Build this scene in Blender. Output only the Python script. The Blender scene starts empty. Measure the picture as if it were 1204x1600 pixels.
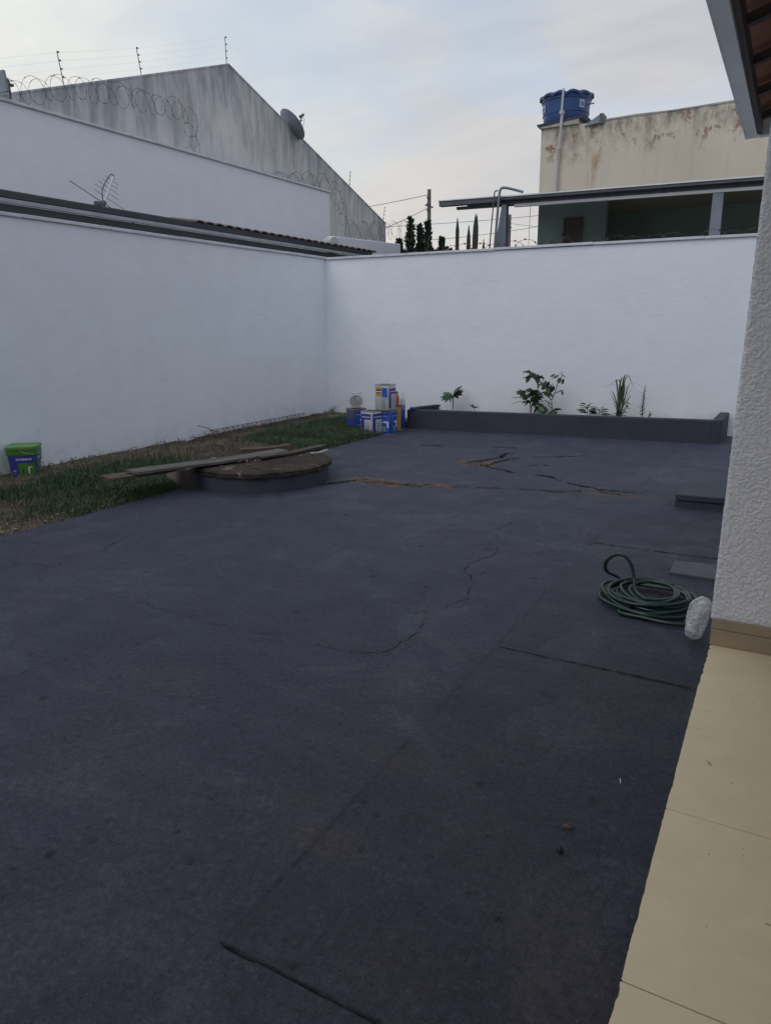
import bpy, bmesh, math, random
import numpy as np
from mathutils import Vector, Matrix

random.seed(7)
sc = bpy.context.scene
COL = sc.collection
rad = math.radians

# ------------------------------------------------------------------ camera
PITCH, YAW, ROLL = 0.254647, 0.510115, -0.009908
fw = Vector((-math.sin(YAW)*math.cos(PITCH), math.cos(YAW)*math.cos(PITCH), -math.sin(PITCH)))
rt = Vector((math.cos(YAW), math.sin(YAW), 0)); up = rt.cross(fw)
r2 = rt*math.cos(ROLL) + up*math.sin(ROLL); u2 = -rt*math.sin(ROLL) + up*math.cos(ROLL)
cam = bpy.data.objects.new('camera', bpy.data.cameras.new('camera'))
COL.objects.link(cam)
mw = Matrix((r2, u2, -fw)).transposed().to_4x4(); mw.translation = (0, 0, 1.5)
cam.matrix_world = mw
cam.data.sensor_fit = 'VERTICAL'; cam.data.sensor_height = 36; cam.data.lens = 36*1107.18/1600
cam.data.clip_start = 0.05; cam.data.clip_end = 2000
sc.camera = cam

# ------------------------------------------------------------------ sky, sun, exposure
SUN_AZ, SUN_EL = rad(-166), rad(50)         # azimuth from +Y, negative towards -X: behind and left of the camera
GLOWV = Vector((-.86,.42,.42)).normalized()   # thin bright cloud, upper left
sunv = Vector((math.sin(SUN_AZ)*math.cos(SUN_EL), math.cos(SUN_AZ)*math.cos(SUN_EL), math.sin(SUN_EL)))
world = bpy.data.worlds.new('World'); sc.world = world; world.use_nodes = True
def build_world():
    nt = world.node_tree; nt.nodes.clear(); N = nt.nodes.new; L = nt.links.new
    out = N('ShaderNodeOutputWorld'); tc = N('ShaderNodeTexCoord'); sep = N('ShaderNodeSeparateXYZ')
    L(tc.outputs['Generated'], sep.inputs[0])
    def mth(op, a, b=None, clamp=False):
        m = N('ShaderNodeMath'); m.operation = op; m.use_clamp = clamp
        for i, q in enumerate((a, b)):
            if q is None: continue
            if isinstance(q, (int, float)): m.inputs[i].default_value = q
            else: L(q, m.inputs[i])
        return m.outputs[0]
    sky = N('ShaderNodeTexSky'); sky.sky_type = 'NISHITA'; sky.sun_disc = False
    sky.sun_elevation = SUN_EL; sky.sun_rotation = SUN_AZ; sky.dust_density = 2.0; sky.air_density = 1.2
    b1 = N('ShaderNodeBackground'); L(sky.outputs[0], b1.inputs[0]); b1.inputs[1].default_value = 0.15
    zz = mth('ADD', mth('MAXIMUM', sep.outputs[2], 0.0), 0.22)
    cx = mth('DIVIDE', sep.outputs[0], zz); cy = mth('DIVIDE', sep.outputs[1], zz)
    cmb = N('ShaderNodeCombineXYZ'); L(cx, cmb.inputs[0]); L(cy, cmb.inputs[1])
    n1 = N('ShaderNodeTexNoise'); n1.inputs['Scale'].default_value = 1.15; n1.inputs['Detail'].default_value = 5
    n1.inputs['Roughness'].default_value = 0.5; n1.inputs['Distortion'].default_value = 0.5
    L(cmb.outputs[0], n1.inputs['Vector'])
    n2 = N('ShaderNodeTexNoise'); n2.inputs['Scale'].default_value = 1.7; n2.inputs['Detail'].default_value = 7
    n2.inputs['Roughness'].default_value = 0.55; n2.inputs['Distortion'].default_value = 0.3
    mp2 = N('ShaderNodeMapping'); mp2.inputs['Rotation'].default_value = (0, 0, .5); mp2.inputs['Scale'].default_value = (.75, 1.7, 1); L(cmb.outputs[0], mp2.inputs[0]); L(mp2.outputs[0], n2.inputs['Vector'])
    # cover of thin cloud, with pale blue gaps
    mr = N('ShaderNodeMapRange'); L(n1.outputs[0], mr.inputs[0])
    mr.inputs[1].default_value = 0.36; mr.inputs[2].default_value = 0.56; mr.inputs[3].default_value = 0.62; mr.inputs[4].default_value = 0.96
    mr.interpolation_type = 'SMOOTHSTEP'
    # cloud tone: grey lavender <-> pale, warm low down, brighter in the upper left
    ramp = N('ShaderNodeValToRGB'); L(n2.outputs[0], ramp.inputs[0])
    ramp.color_ramp.elements[0].position = 0.36; ramp.color_ramp.elements[0].color = (0.335, 0.37, 0.445, 1)
    ramp.color_ramp.elements[1].position = 0.62; ramp.color_ramp.elements[1].color = (0.50, 0.51, 0.525, 1)
    warm = N('ShaderNodeMix'); warm.data_type = 'RGBA'
    hz = N('ShaderNodeMapRange'); L(sep.outputs[2], hz.inputs[0])
    hz.inputs[1].default_value = 0.10; hz.inputs[2].default_value = 0.46; hz.inputs[3].default_value = 0.75; hz.inputs[4].default_value = 0.0
    L(hz.outputs[0], warm.inputs[0]); L(ramp.outputs[0], warm.inputs[6]); warm.inputs[7].default_value = (0.51, 0.462, 0.44, 1)
    dot = N('ShaderNodeVectorMath'); dot.operation = 'DOT_PRODUCT'
    L(tc.outputs['Generated'], dot.inputs[0]); dot.inputs[1].default_value = GLOWV
    gl = mth('POWER', mth('MAXIMUM', dot.outputs['Value'], 0.0), 5.0)
    glow = N('ShaderNodeMix'); glow.data_type = 'RGBA'; glow.blend_type = 'ADD'
    L(gl, glow.inputs[0]); L(warm.outputs[2], glow.inputs[6]); glow.inputs[7].default_value = (0.24, 0.245, 0.18, 1)
    b2 = N('ShaderNodeBackground'); L(glow.outputs[2], b2.inputs[0]); b2.inputs[1].default_value = 1.0
    mx = N('ShaderNodeMixShader'); L(mr.outputs[0], mx.inputs[0]); L(b1.outputs[0], mx.inputs[1]); L(b2.outputs[0], mx.inputs[2])
    L(mx.outputs[0], out.inputs[0])
build_world()
sun = bpy.data.lights.new('sun', 'SUN'); sun.energy = 0.42; sun.angle = rad(40); sun.color = (1.0, 0.985, 0.965)
so = bpy.data.objects.new('sun', sun); COL.objects.link(so)
so.location = sunv*60; so.rotation_euler = sunv.to_track_quat('Z', 'Y').to_euler()
vs = sc.view_settings; vs.view_transform = 'Standard'; vs.look = 'None'; vs.gamma = 1; vs.use_curve_mapping = False
vs.exposure = 0.33

# ------------------------------------------------------------------ materials
MATS = {}
class NT:
    """small node-writing helper"""
    def __init__(s, name):
        s.m = bpy.data.materials.new(name); s.m.use_nodes = True; s.nt = s.m.node_tree
        s.b = s.nt.nodes['Principled BSDF']; s.pos = s.N('ShaderNodeNewGeometry').outputs['Position']
    def N(s, t): return s.nt.nodes.new(t)
    def L(s, a, b): s.nt.links.new(a, b)
    def val(s, sock, v):
        if isinstance(v, (int, float)): sock.default_value = v
        elif isinstance(v, (tuple, list)): sock.default_value = v if len(v) != 3 or sock.type == 'VECTOR' else (*v, 1)
        else: s.L(v, sock)
    def math(s, op, a, b=None, c=None, clamp=False):
        m = s.N('ShaderNodeMath'); m.operation = op; m.use_clamp = clamp
        for i, q in enumerate((a, b, c)):
            if q is not None: s.val(m.inputs[i], q)
        return m.outputs[0]
    def noise(s, scale, detail=5, rough=.55, dist=0, stretch=None):
        n = s.N('ShaderNodeTexNoise'); n.inputs['Scale'].default_value = scale; n.inputs['Detail'].default_value = detail
        n.inputs['Roughness'].default_value = rough; n.inputs['Distortion'].default_value = dist
        v = s.pos
        if stretch:
            mp = s.N('ShaderNodeMapping'); s.L(v, mp.inputs[0]); mp.inputs['Scale'].default_value = stretch; v = mp.outputs[0]
        s.L(v, n.inputs['Vector']); return n.outputs[0]
    def rng(s, v, a, b, c=0., d=1.):
        m = s.N('ShaderNodeMapRange'); s.val(m.inputs[0], v)
        for i, q in enumerate((a, b, c, d)): m.inputs[i+1].default_value = q
        return m.outputs[0]
    def mix(s, f, a, b, blend='MIX'):
        m = s.N('ShaderNodeMix'); m.data_type = 'RGBA'; m.blend_type = blend
        s.val(m.inputs[0], f); s.val(m.inputs[6], a); s.val(m.inputs[7], b); return m.outputs[2]
    def bump(s, h, strength=.3, dist=.01, prev=None):
        b = s.N('ShaderNodeBump'); b.inputs['Strength'].default_value = strength; b.inputs['Distance'].default_value = dist
        s.L(h, b.inputs['Height'])
        if prev is not None: s.L(prev, b.inputs['Normal'])
        return b.outputs[0]
    def attr(s, name):
        a = s.N('ShaderNodeAttribute'); a.attribute_name = name; return a.outputs['Fac']
    def xyz(s):
        p = s.N('ShaderNodeSeparateXYZ'); s.L(s.pos, p.inputs[0]); return p.outputs
    def fin(s, name, col, rough=.7, nrm=None, metal=0., spec=.5, trans=0.):
        s.val(s.b.inputs['Base Color'], col); s.val(s.b.inputs['Roughness'], rough); s.val(s.b.inputs['Metallic'], metal)
        s.b.inputs['Specular IOR Level'].default_value = spec; s.b.inputs['Transmission Weight'].default_value = trans
        if nrm is not None: s.L(nrm, s.b.inputs['Normal'])
        MATS[name] = s.m; return s.m
def mat(name, c1, c2=None, scale=6., rough=.7, bump=0., bscale=80., bdist=.004, metal=0., spec=.5, stretch=None, trans=0.):
    t = NT(name)
    col = c1
    if c2 is not None:
        col = t.mix(t.rng(t.noise(scale, 6, .6, 0, stretch), .35, .65), c1, c2)
    nr = t.bump(t.noise(bscale, 4, .6, 0, stretch), bump, bdist) if bump else None
    return t.fin(name, col, rough, nr, metal, spec, trans)

def white_wall(name, c1, c2, speck):
    t = NT(name)
    a = t.rng(t.noise(.9, 6, .6, .4), .3, .7); b = t.rng(t.noise(3., 6, .65), .4, .75)
    col = t.mix(a, c1, c2); col = t.mix(t.math('MULTIPLY', b, .30), col, tuple(q*.84 for q in c1)); scf = t.math('MULTIPLY', t.rng(t.noise(2.2, 7, .7, .5, (1, 1, 5)), .60, .70), .30*min(1, speck*3)); col = t.mix(scf, col, tuple(q*.72 for q in c1))
    sp = t.rng(t.noise(26, 3, .5), .73, .76); col = t.mix(t.math('MULTIPLY', sp, speck), col, (.35, .34, .34))
    if speck:
        zz = t.xyz()[2]; sp2 = t.math('MULTIPLY', t.rng(zz, .34, .02), t.rng(t.noise(5.5, 7, .7, .3), .44, .66)); col = t.mix(t.math('MULTIPLY', sp2, .5), col, (.42, .38, .34))
    n1 = t.bump(t.noise(1.6, 4, .5, .6, (1, 1, 1.6)), .16, .05)
    n2 = t.bump(t.noise(7, 5, .6, .8, (.7, .7, 1.8)), .14, .02, n1)
    n3 = t.bump(t.noise(110, 3, .6), .25, .002, n2)
    t.fin(name, col, .72, n3, spec=.3)
white_wall('white_paint', (.81, .855, .92), (.83, .875, .93), .35)
white_wall('white_paint_far', (.80, .84, .91), (.82, .86, .92), .0)
mat('coping', (.70, .72, .76), (.55, .57, .62), 4, .7, .3, 60)
mat('stucco', (.76, .77, .81), (.70, .71, .75), 9, .75, .5, 260, .003)
mat('pvc', (.52, .53, .55), (.42, .43, .44), 8, .5)
mat('pvc_dirty', (.42, .41, .40), (.30, .29, .29), 5, .6)

def gable_mat():
    t = NT('gable'); x, y, z = t.xyz()
    dtop = t.math('SUBTRACT', t.math('SUBTRACT', 7.847, t.math('MULTIPLY', t.math('ABSOLUTE', t.math('SUBTRACT', y, 15.477)), .3515)), z)
    st = t.noise(.9, 9, .66, .5, (1, 1.7, .4)); st2 = t.noise(1.7, 9, .68, .5, (1, 2.2, .42)); bl = t.noise(.8, 6, .6)
    base = t.mix(t.rng(bl, .3, .7), (.62, .63, .655), (.75, .75, .755))
    # mould runs that start at the exposed top edge and end at uneven lengths
    length = t.rng(st, .3, .7, .3, 3.6)
    run = t.math('SUBTRACT', 1.0, t.math('DIVIDE', dtop, length), clamp=True)
    m = t.math('MULTIPLY', run, t.rng(st2, .3, .62), clamp=True)
    col = t.mix(t.math('MULTIPLY', m, .8), base, (.20, .225, .265))
    col = t.mix(t.math('MULTIPLY', t.rng(st2, .48, .70), .42), col, (.30, .32, .345))
    col = t.mix(t.math('MULTIPLY', t.rng(st, .56, .68), .5), col, (.60, .60, .58))
    t.fin('gable', col, .85, t.bump(t.noise(30, 5, .6), .35, .01), spec=.2)
gable_mat()
def beige_mat():
    t = NT('beige'); x, y, z = t.xyz()
    dtop = t.math('SUBTRACT', 6.05, z)
    st = t.noise(1.3, 7, .65, .3, (1.6, 1, .3)); st2 = t.noise(5.0, 8, .68, .1, (1, 1, .55)); bl = t.noise(.7, 5, .6)
    col = t.mix(t.rng(bl, .3, .7), (.565, .51, .425), (.635, .585, .495))
    col = t.mix(t.math('MULTIPLY', t.rng(t.noise(2.2, 5, .6, 0, (2.5, 1, .12)), .5, .75), .22), col, (.36, .33, .29))
    run = t.math('SUBTRACT', 1.0, t.math('DIVIDE', dtop, t.rng(st, .34, .62, .1, 1.05)), clamp=True)
    m = t.math('MULTIPLY', run, t.rng(st2, .40, .60), clamp=True)
    col = t.mix(t.math('MULTIPLY', m, .95, clamp=True), col, (.15, .125, .105))
    # flaked patches near the top, with a rusty wash under one crack
    fl = t.math('MULTIPLY', t.rng(t.noise(3.0, 8, .68, .15, (1, 1, .8)), .555, .60), t.rng(dtop, .95, .5))
    col = t.mix(t.math('MULTIPLY', fl, .85), col, (.24, .15, .10))
    dx = t.math('ABSOLUTE', t.math('ADD', x, t.math('ADD', 4.46, t.math('MULTIPLY', t.math('SUBTRACT', z, 5.0), -.16))))
    rust = t.math('MULTIPLY', t.rng(dx, .16, .03), t.rng(t.math('ABSOLUTE', t.math('SUBTRACT', z, 5.13)), .62, .35))
    rust = t.math('MULTIPLY', rust, t.rng(t.noise(8, 5, .65, 0, (1, 1, .35)), .42, .6))
    col = t.mix(t.math('MULTIPLY', rust, .75), col, (.36, .20, .11))
    t.fin('beige', col, .85, t.bump(t.noise(25, 5, .6), .3, .01), spec=.2)
beige_mat()
mat('green_paint', (.38, .50, .45), (.32, .43, .39), 2, .7, .2, 40)
mat('dark_slab', (.04, .045, .055), (.06, .065, .075), 4, .7)

def patio_mat():
    t = NT('patio'); w = t.attr('wear'); s = t.attr('soil'); g = t.attr('gone')
    a = t.rng(t.noise(.8, 7, .62, .6), .32, .68); b = t.rng(t.noise(5, 7, .68, .3), .35, .7)
    col = t.mix(a, (.046, .053, .086), (.064, .072, .114))
    col = t.mix(t.math('MULTIPLY', b, .55), col, (.038, .045, .073))
    # roller marks, and dusty worn skin with an edge of its own
    roll = t.rng(t.noise(2.6, 6, .7, .3, (.35, 2.4, 1)), .5, .72)
    col = t.mix(t.math('MULTIPLY', roll, .55), col, (.084, .091, .128))
    pale = t.math('MULTIPLY', t.rng(t.noise(1.25, 9, .72, .9), .53, .575), t.rng(t.noise(11, 6, .7), .3, .6))
    col = t.mix(t.math('MULTIPLY', pale, .55), col, (.104, .114, .152))
    dust = t.rng(t.noise(.55, 5, .6, .4), .5, .68)
    col = t.mix(t.math('MULTIPLY', t.math('MULTIPLY', dust, t.rng(t.noise(38, 5, .75), .42, .7)), .30), col, (.120, .112, .115))
    tn = t.attr('tone'); tm_ = t.N('ShaderNodeVectorMath'); tm_.operation = 'SCALE'; t.L(col, tm_.inputs[0]); t.L(tn, tm_.inputs['Scale']); col = tm_.outputs[0]
    # gritty skin of the brushed screed, with shading of its bumps put into the colour
    gr = t.rng(t.noise(50, 7, .80, .3), .34, .66, .60, 1.42)
    gm = t.N('ShaderNodeVectorMath'); gm.operation = 'SCALE'; t.L(col, gm.inputs[0]); t.L(gr, gm.inputs['Scale']); col = gm.outputs[0]
    ww = t.math('MULTIPLY', w, t.rng(t.noise(34, 6, .72), .38, .66), clamp=True)
    col = t.mix(t.math('MULTIPLY', ww, .9), col, (.110, .080, .072))
    col = t.mix(t.math('MULTIPLY', t.rng(t.noise(75, 2, .5), .735, .75), .6), col, (.26, .25, .24))
    col = t.mix(t.math('MULTIPLY', t.rng(t.noise(16, 5, .7, .5), .60, .70), .55), col, (.020, .023, .031))
    col = t.mix(g, col, (.010, .010, .011))
    sc_ = t.mix(t.rng(t.noise(60, 4, .7), .35, .65), (.26, .145, .08), (.12, .075, .05))
    col = t.mix(s, col, sc_)
    n1 = t.bump(t.noise(8, 6, .65, .6), .6, .03)
    n2 = t.bump(t.noise(34, 6, .74, .5), 1.0, .032, n1)
    n3 = t.bump(t.noise(130, 3, .65), .9, .007, n2)
    t.fin('patio', col, t.rng(t.noise(3, 4, .6), .3, .7, .55, .75), n3, spec=.5)
patio_mat()
mat('curb_paint', (.030, .036, .052), (.042, .049, .068), 3, .72, .5, 45, .006)
mat('lid_paint', (.085, .09, .108), (.07, .074, .092), 5, .7, .3, 60)
mat('crack_dirt', (.017, .017, .019), (.028, .027, .028), 30, .95, spec=.1)
mat('joint_dirt', (.03, .028, .028), (.06, .05, .045), 20, .9)

def tile_mat():
    t = NT('floor_tile'); i = t.N('ShaderNodeObjectInfo')
    a = t.rng(t.noise(7, 7, .7, .3), .3, .7); col = t.mix(a, (.74, .635, .425), (.67, .57, .38))
    col = t.mix(t.math('MULTIPLY', i.outputs['Random'], .25), col, (.60, .51, .34))
    col = t.mix(t.math('MULTIPLY', t.rng(t.noise(1.9, 6, .65), .5, .75), .35), col, (.52, .435, .31))
    col = t.mix(t.math('MULTIPLY', t.rng(t.noise(32, 2, .5), .745, .77), .6), col, (.13, .11, .09))
    t.fin('floor_tile', col, t.rng(t.noise(4, 5, .6), .3, .7, .38, .55), t.bump(t.noise(3, 4, .5), .12, .004), spec=.45)
tile_mat()
mat('skirting', (.36, .29, .20), (.29, .235, .165), 5, .5)
mat('grout', (.075, .065, .052), (.05, .044, .036), 12, .9)

def soil_mat():
    t = NT('soil'); d = t.attr('dark')
    col = t.mix(t.rng(t.noise(5, 8, .7), .3, .7), (.165, .125, .095), (.25, .195, .15))
    col = t.mix(t.rng(t.noise(1.3, 6, .6), .42, .62), (.105, .08, .062), col)
    col = t.mix(d, col, (.055, .045, .042))
    sp = t.rng(t.noise(60, 3, .6), .66, .72); col = t.mix(t.math('MULTIPLY', sp, .5), col, (.40, .36, .31))
    n1 = t.bump(t.noise(25, 6, .7), .8, .03); n2 = t.bump(t.noise(110, 4, .7), .7, .008, n1)
    t.fin('soil', col, .95, n2, spec=.15)
soil_mat()
mat('earth', (.12, .10, .08), (.18, .15, .12), 1, .95)
def grass_mat(name, a, b, dry):
    t = NT(name); n = t.rng(t.noise(2.2, 5, .6), .35, .65)
    col = t.mix(t.rng(t.noise(40, 3, .6), .35, .65), a, b)
    col = t.mix(t.math('MULTIPLY', n, .45), col, dry)
    t.fin(name, col, .6, None, spec=.3)
grass_mat('grass', (.042, .085, .040), (.070, .120, .054), (.10, .105, .058))
grass_mat('dry_grass', (.19, .155, .10), (.27, .23, .15), (.11, .085, .055))
mat('leaf', (.038, .082, .045), (.065, .125, .062), 14, .45, .2, 90, .002)
mat('leaf_pale', (.085, .145, .075), (.055, .105, .055), 14, .5)
mat('stem', (.075, .075, .05), (.12, .10, .07), 20, .7)
mat('conifer', (.022, .048, .034), (.04, .07, .045), 8, .7)
mat('bark', (.09, .07, .055), (.14, .11, .085), 8, .9)
mat('cactus', (.026, .036, .027), (.042, .05, .036), 6, .7, .3, 30)
mat('shrub', (.028, .035, .032), (.05, .055, .05), 5, .8)

mat('steel', (.22, .25, .30), (.18, .21, .255), 3, .45, .1, 30, metal=.3)
mat('white_metal', (.74, .76, .79), (.64, .66, .70), 2.5, .45, metal=.1)
mat('dark_metal', (.07, .08, .095), (.11, .12, .14), 4, .55, metal=.1)
mat('roof_underside', (.20, .24, .25), (.16, .19, .205), 3, .6)
mat('gutter_metal', (.80, .82, .83), (.72, .74, .76), 2.2, .42, .15, 18, .003, metal=.15)
mat('dark_wood', (.065, .047, .042), (.10, .072, .062), 8, .7, .3, 60, stretch=(.3, 4, 4))
def roof_tile_mat():
    t = NT('clay_tile'); i = t.N('ShaderNodeObjectInfo')
    col = t.mix(t.rng(t.noise(9, 6, .65, 0, (.5, 3, 3)), .32, .68), (.52, .25, .16), (.34, .165, .11))
    col = t.mix(t.math('MULTIPLY', i.outputs['Random'], .5), col, (.36, .21, .14))
    t.fin('clay_tile', col, .8, t.bump(t.noise(40, 4, .6), .3, .006))
roof_tile_mat()
mat('old_tile', (.22, .15, .115), (.13, .105, .09), 5, .85, .4, 40)
mat('grey_roof', (.10, .11, .13), (.07, .08, .095), 3, .6)
mat('fascia_dark', (.028, .033, .040), (.045, .05, .06), 3, .6)
mat('fascia_light', (.40, .41, .44), (.30, .31, .34), 4, .6)
mat('wood_grey', (.145, .135, .13), (.08, .073, .07), 3.5, .85, .7, 40, .006, stretch=(5, .6, 5))
mat('wood_brown', (.125, .085, .055), (.065, .048, .035), 3.5, .85, .7, 40, .006, stretch=(5, .6, 5))
mat('wood_dark', (.05, .042, .036), (.085, .068, .055), 4, .85, .6, 40, .006)
mat('concrete_raw', (.19, .155, .13), (.10, .082, .072), 5, .92, 1.0, 35, .014)
def lid_mat():
    t = NT('concrete_lid')
    col = t.mix(t.rng(t.noise(3.4, 8, .7), .35, .65), (.095, .072, .058), (.042, .035, .033))
    col = t.mix(t.math('MULTIPLY', t.rng(t.noise(4.3, 6, .65, .8), .60, .67), .8), col, (.30, .28, .26))
    n1 = t.bump(t.noise(22, 7, .72), 1., .035); t.fin('concrete_lid', col, .92, t.bump(t.noise(90, 4, .7), .8, .008, n1), spec=.2)
lid_mat()
mat('rubble', (.33, .30, .27), (.20, .17, .145), 12, .9, .5, 60)
mat('rust', (.10, .062, .045), (.055, .042, .038), 20, .85)
mat('wire', (.13, .13, .14), (.20, .19, .18), 6, .5, metal=.5)
mat('wire_dark', (.045, .05, .06), None, rough=.5)
mat('insulator', (.05, .05, .055), None, rough=.4)
mat('dish_metal', (.26, .30, .35), (.20, .235, .28), 6, .6)
mat('pole_concrete', (.17, .15, .15), (.13, .12, .12), 5, .9)
mat('tank_blue', (.020, .055, .20), (.028, .075, .25), 2, .42)
mat('tank_lid', (.035, .075, .20), (.055, .10, .22), 3, .5)
mat('sticker', (.42, .46, .54), (.30, .35, .45), 25, .6)
mat('aluminium', (.60, .62, .65), None, rough=.35, metal=.7)

mat('hose_green', (.005, .024, .020), (.008, .032, .026), 20, .32, spec=.55)
mat('bucket_green', (.075, .21, .035), (.06, .175, .03), 9, .42)
mat('bucket_lid', (.14, .33, .085), (.115, .28, .07), 9, .4)
mat('label_purple', (.045, .045, .33), (.038, .038, .27), 9, .45)
mat('label_blue', (.025, .12, .50), (.02, .095, .42), 9, .4)
mat('can_blue', (.022, .060, .30), (.028, .075, .36), 9, .4)
mat('can_dark', (.055, .060, .12), (.07, .075, .13), 9, .45)
mat('can_white', (.52, .54, .53), (.40, .42, .42), 5, .5)
mat('label_yellow', (.62, .36, .045), (.52, .30, .04), 9, .5)
mat('ink', (.03, .03, .05), None, rough=.5)
mat('ink_maroon', (.09, .03, .06), None, rough=.5)
mat('print_white', (.66, .68, .74), None, rough=.5)
mat('print_pale', (.30, .46, .72), None, rough=.5)
mat('print_olive', (.32, .34, .18), None, rough=.5)
mat('tin_rim', (.40, .42, .44), (.30, .32, .33), 9, .4, metal=.5)
mat('shaded_inside', (.02, .02, .022), None, rough=.7)
mat('bottle_orange', (.40, .145, .055), (.33, .12, .05), 9, .4)
mat('bottle_white', (.62, .62, .63), (.50, .50, .52), 9, .4)
def clear_mat(name, c, r, tr):
    t = NT(name); nr = t.bump(t.noise(46, 6, .62, 2.0, (.8, .8, 2.0)), .8, .010)
    t.fin(name, c, r, nr, spec=.6, trans=tr)
clear_mat('clear_plastic', (.93, .95, .97), .16, .62)
def film_mat():
    t = NT('bag_plastic'); nr = t.bump(t.noise(24, 6, .6, 2.6, (.8, .8, 1.5)), 1., .016)
    t.fin('bag_plastic', (.90, .92, .95), .14, nr, spec=.9)
    tr = t.N('ShaderNodeBsdfTransparent'); mx = t.N('ShaderNodeMixShader'); out = t.nt.nodes['Material Output']
    t.L(t.rng(t.noise(16, 6, .65, 2.2, (.8, .8, 1.6)), .35, .65, .18, .85), mx.inputs[0]); t.L(tr.outputs[0], mx.inputs[1]); t.L(t.b.outputs[0], mx.inputs[2]); t.L(mx.outputs[0], out.inputs['Surface'])
film_mat()
mat('door_wood', (.055, .032, .022), (.085, .05, .032), 5, .5, stretch=(3, 3, .4))
mat('iron_bar', (.23, .17, .13), (.14, .11, .09), 10, .7)
mat('brown_leaf', (.10, .065, .04), (.07, .046, .032), 40, .8)

# ------------------------------------------------------------------ mesh helpers
def wloc(o):
    v = Vector((0, 0, 0))
    while o is not None: v = v + o.location; o = o.parent
    return v
class MB:
    """collects shapes given in world metres; build() links them as one mesh"""
    def __init__(s): s.v = []; s.f = []
    def add(s, vs, fs):
        n = len(s.v); s.v += [tuple(q) for q in vs]; s.f += [tuple(i+n for i in f) for f in fs]; return s
    def box(s, a, b):
        x0, y0, z0 = a; x1, y1, z1 = b
        return s.add([(x0,y0,z0),(x1,y0,z0),(x1,y1,z0),(x0,y1,z0),(x0,y0,z1),(x1,y0,z1),(x1,y1,z1),(x0,y1,z1)],
                     [(0,3,2,1),(4,5,6,7),(0,1,5,4),(1,2,6,5),(2,3,7,6),(3,0,4,7)])
    def hexa(s, p):     # 8 points, bottom ring then top ring
        return s.add(p, [(0,3,2,1),(4,5,6,7),(0,1,5,4),(1,2,6,5),(2,3,7,6),(3,0,4,7)])
    def beam(s, a, b, w, h, upv=(0, 0, 1)):
        a = Vector(a); b = Vector(b); d = (b-a).normalized(); sd = d.cross(Vector(upv)).normalized(); u = sd.cross(d)
        q = [a-sd*w/2-u*h/2, a+sd*w/2-u*h/2, b+sd*w/2-u*h/2, b-sd*w/2-u*h/2]
        return s.hexa(q + [k+u*h for k in q])
    def tube(s, path, r, n=8, closed_ends=True):
        P = [Vector(p) for p in path]; m = len(P); R = r if isinstance(r, (list, tuple)) else [r]*m
        ref = None; rings = []
        for i in range(m):
            t = (P[min(i+1, m-1)]-P[max(i-1, 0)])
            if t.length < 1e-9: t = Vector((0, 0, 1))
            t.normalize()
            if ref is None:
                ref = t.cross(Vector((0, 0, 1)))
                if ref.length < .05: ref = t.cross(Vector((1, 0, 0)))
            ref = (ref - t*ref.dot(t)).normalized(); bi = t.cross(ref)
            rings.append([P[i] + (ref*math.cos(2*math.pi*k/n) + bi*math.sin(2*math.pi*k/n))*R[i] for k in range(n)])
        vs = [q for g in rings for q in g]; fs = []
        for i in range(m-1):
            for k in range(n):
                a = i*n+k; b = i*n+(k+1) % n; fs.append((a, b, b+n, a+n))
        if closed_ends: fs += [tuple(range(n-1, -1, -1)), tuple(range((m-1)*n, m*n))]
        return s.add(vs, fs)
    def lathe(s, prof, c, n=32, axis=None, wob=None):
        c = Vector(c); M3 = Matrix.Identity(3) if axis is None else Vector(axis).to_track_quat('Z', 'Y').to_matrix()
        vs = []
        for (r, z) in prof:
            for k in range(n):
                a = 2*math.pi*k/n; rr = r*(wob(a, z) if wob else 1)
                vs.append(c + M3 @ Vector((rr*math.cos(a), rr*math.sin(a), z)))
        fs = []
        for i in range(len(prof)-1):
            for k in range(n):
                a = i*n+k; b = i*n+(k+1) % n; fs.append((a, b, b+n, a+n))
        fs += [tuple(range(n-1, -1, -1)), tuple(range((len(prof)-1)*n, len(prof)*n))]
        return s.add(vs, fs)
    def build(s, name, m, parent=None, origin=None, smooth=False, bevel=0., seg=1):
        o0 = wloc(parent) if parent is not None else Vector(origin or (0, 0, 0))
        me = bpy.data.meshes.new(name); me.from_pydata([tuple(Vector(q)-o0) for q in s.v], [], s.f); me.update()
        if bevel:
            bm = bmesh.new(); bm.from_mesh(me)
            es = [e for e in bm.edges if len(e.link_faces) == 2 and e.calc_face_angle(0) > .6]
            bmesh.ops.bevel(bm, geom=es, offset=bevel, segments=seg, affect='EDGES', profile=.5)
            bm.to_mesh(me); bm.free()
        if smooth:
            me.polygons.foreach_set('use_smooth', [True]*len(me.polygons))
            try: me.set_sharp_from_angle(angle=rad(40))
            except Exception: pass
        me.materials.append(MATS[m])
        o = bpy.data.objects.new(name, me); COL.objects.link(o)
        if parent is not None: o.parent = parent
        else: o.location = o0
        return o
def tag(o, label=None, cat=None, group=None, kind=None):
    if label: o['label'] = label
    if cat: o['category'] = cat
    if group: o['group'] = group
    if kind: o['kind'] = kind
    return o
def thing(name, loc, label, cat, group=None):
    o = bpy.data.objects.new(name, None); o.empty_display_size = .1; COL.objects.link(o); o.location = loc
    return tag(o, label, cat, group)
def spline(pts, n=8):
    P = [Vector(p) for p in pts]; out = []
    for i in range(len(P)-1):
        p0 = P[max(i-1, 0)]; p1 = P[i]; p2 = P[i+1]; p3 = P[min(i+2, len(P)-1)]
        for k in range(n):
            t = k/n
            out.append(.5*((2*p1)+(p2-p0)*t+(2*p0-5*p1+4*p2-p3)*t*t+(3*p1-p0-3*p2+p3)*t**3))
    out.append(P[-1]); return out

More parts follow.
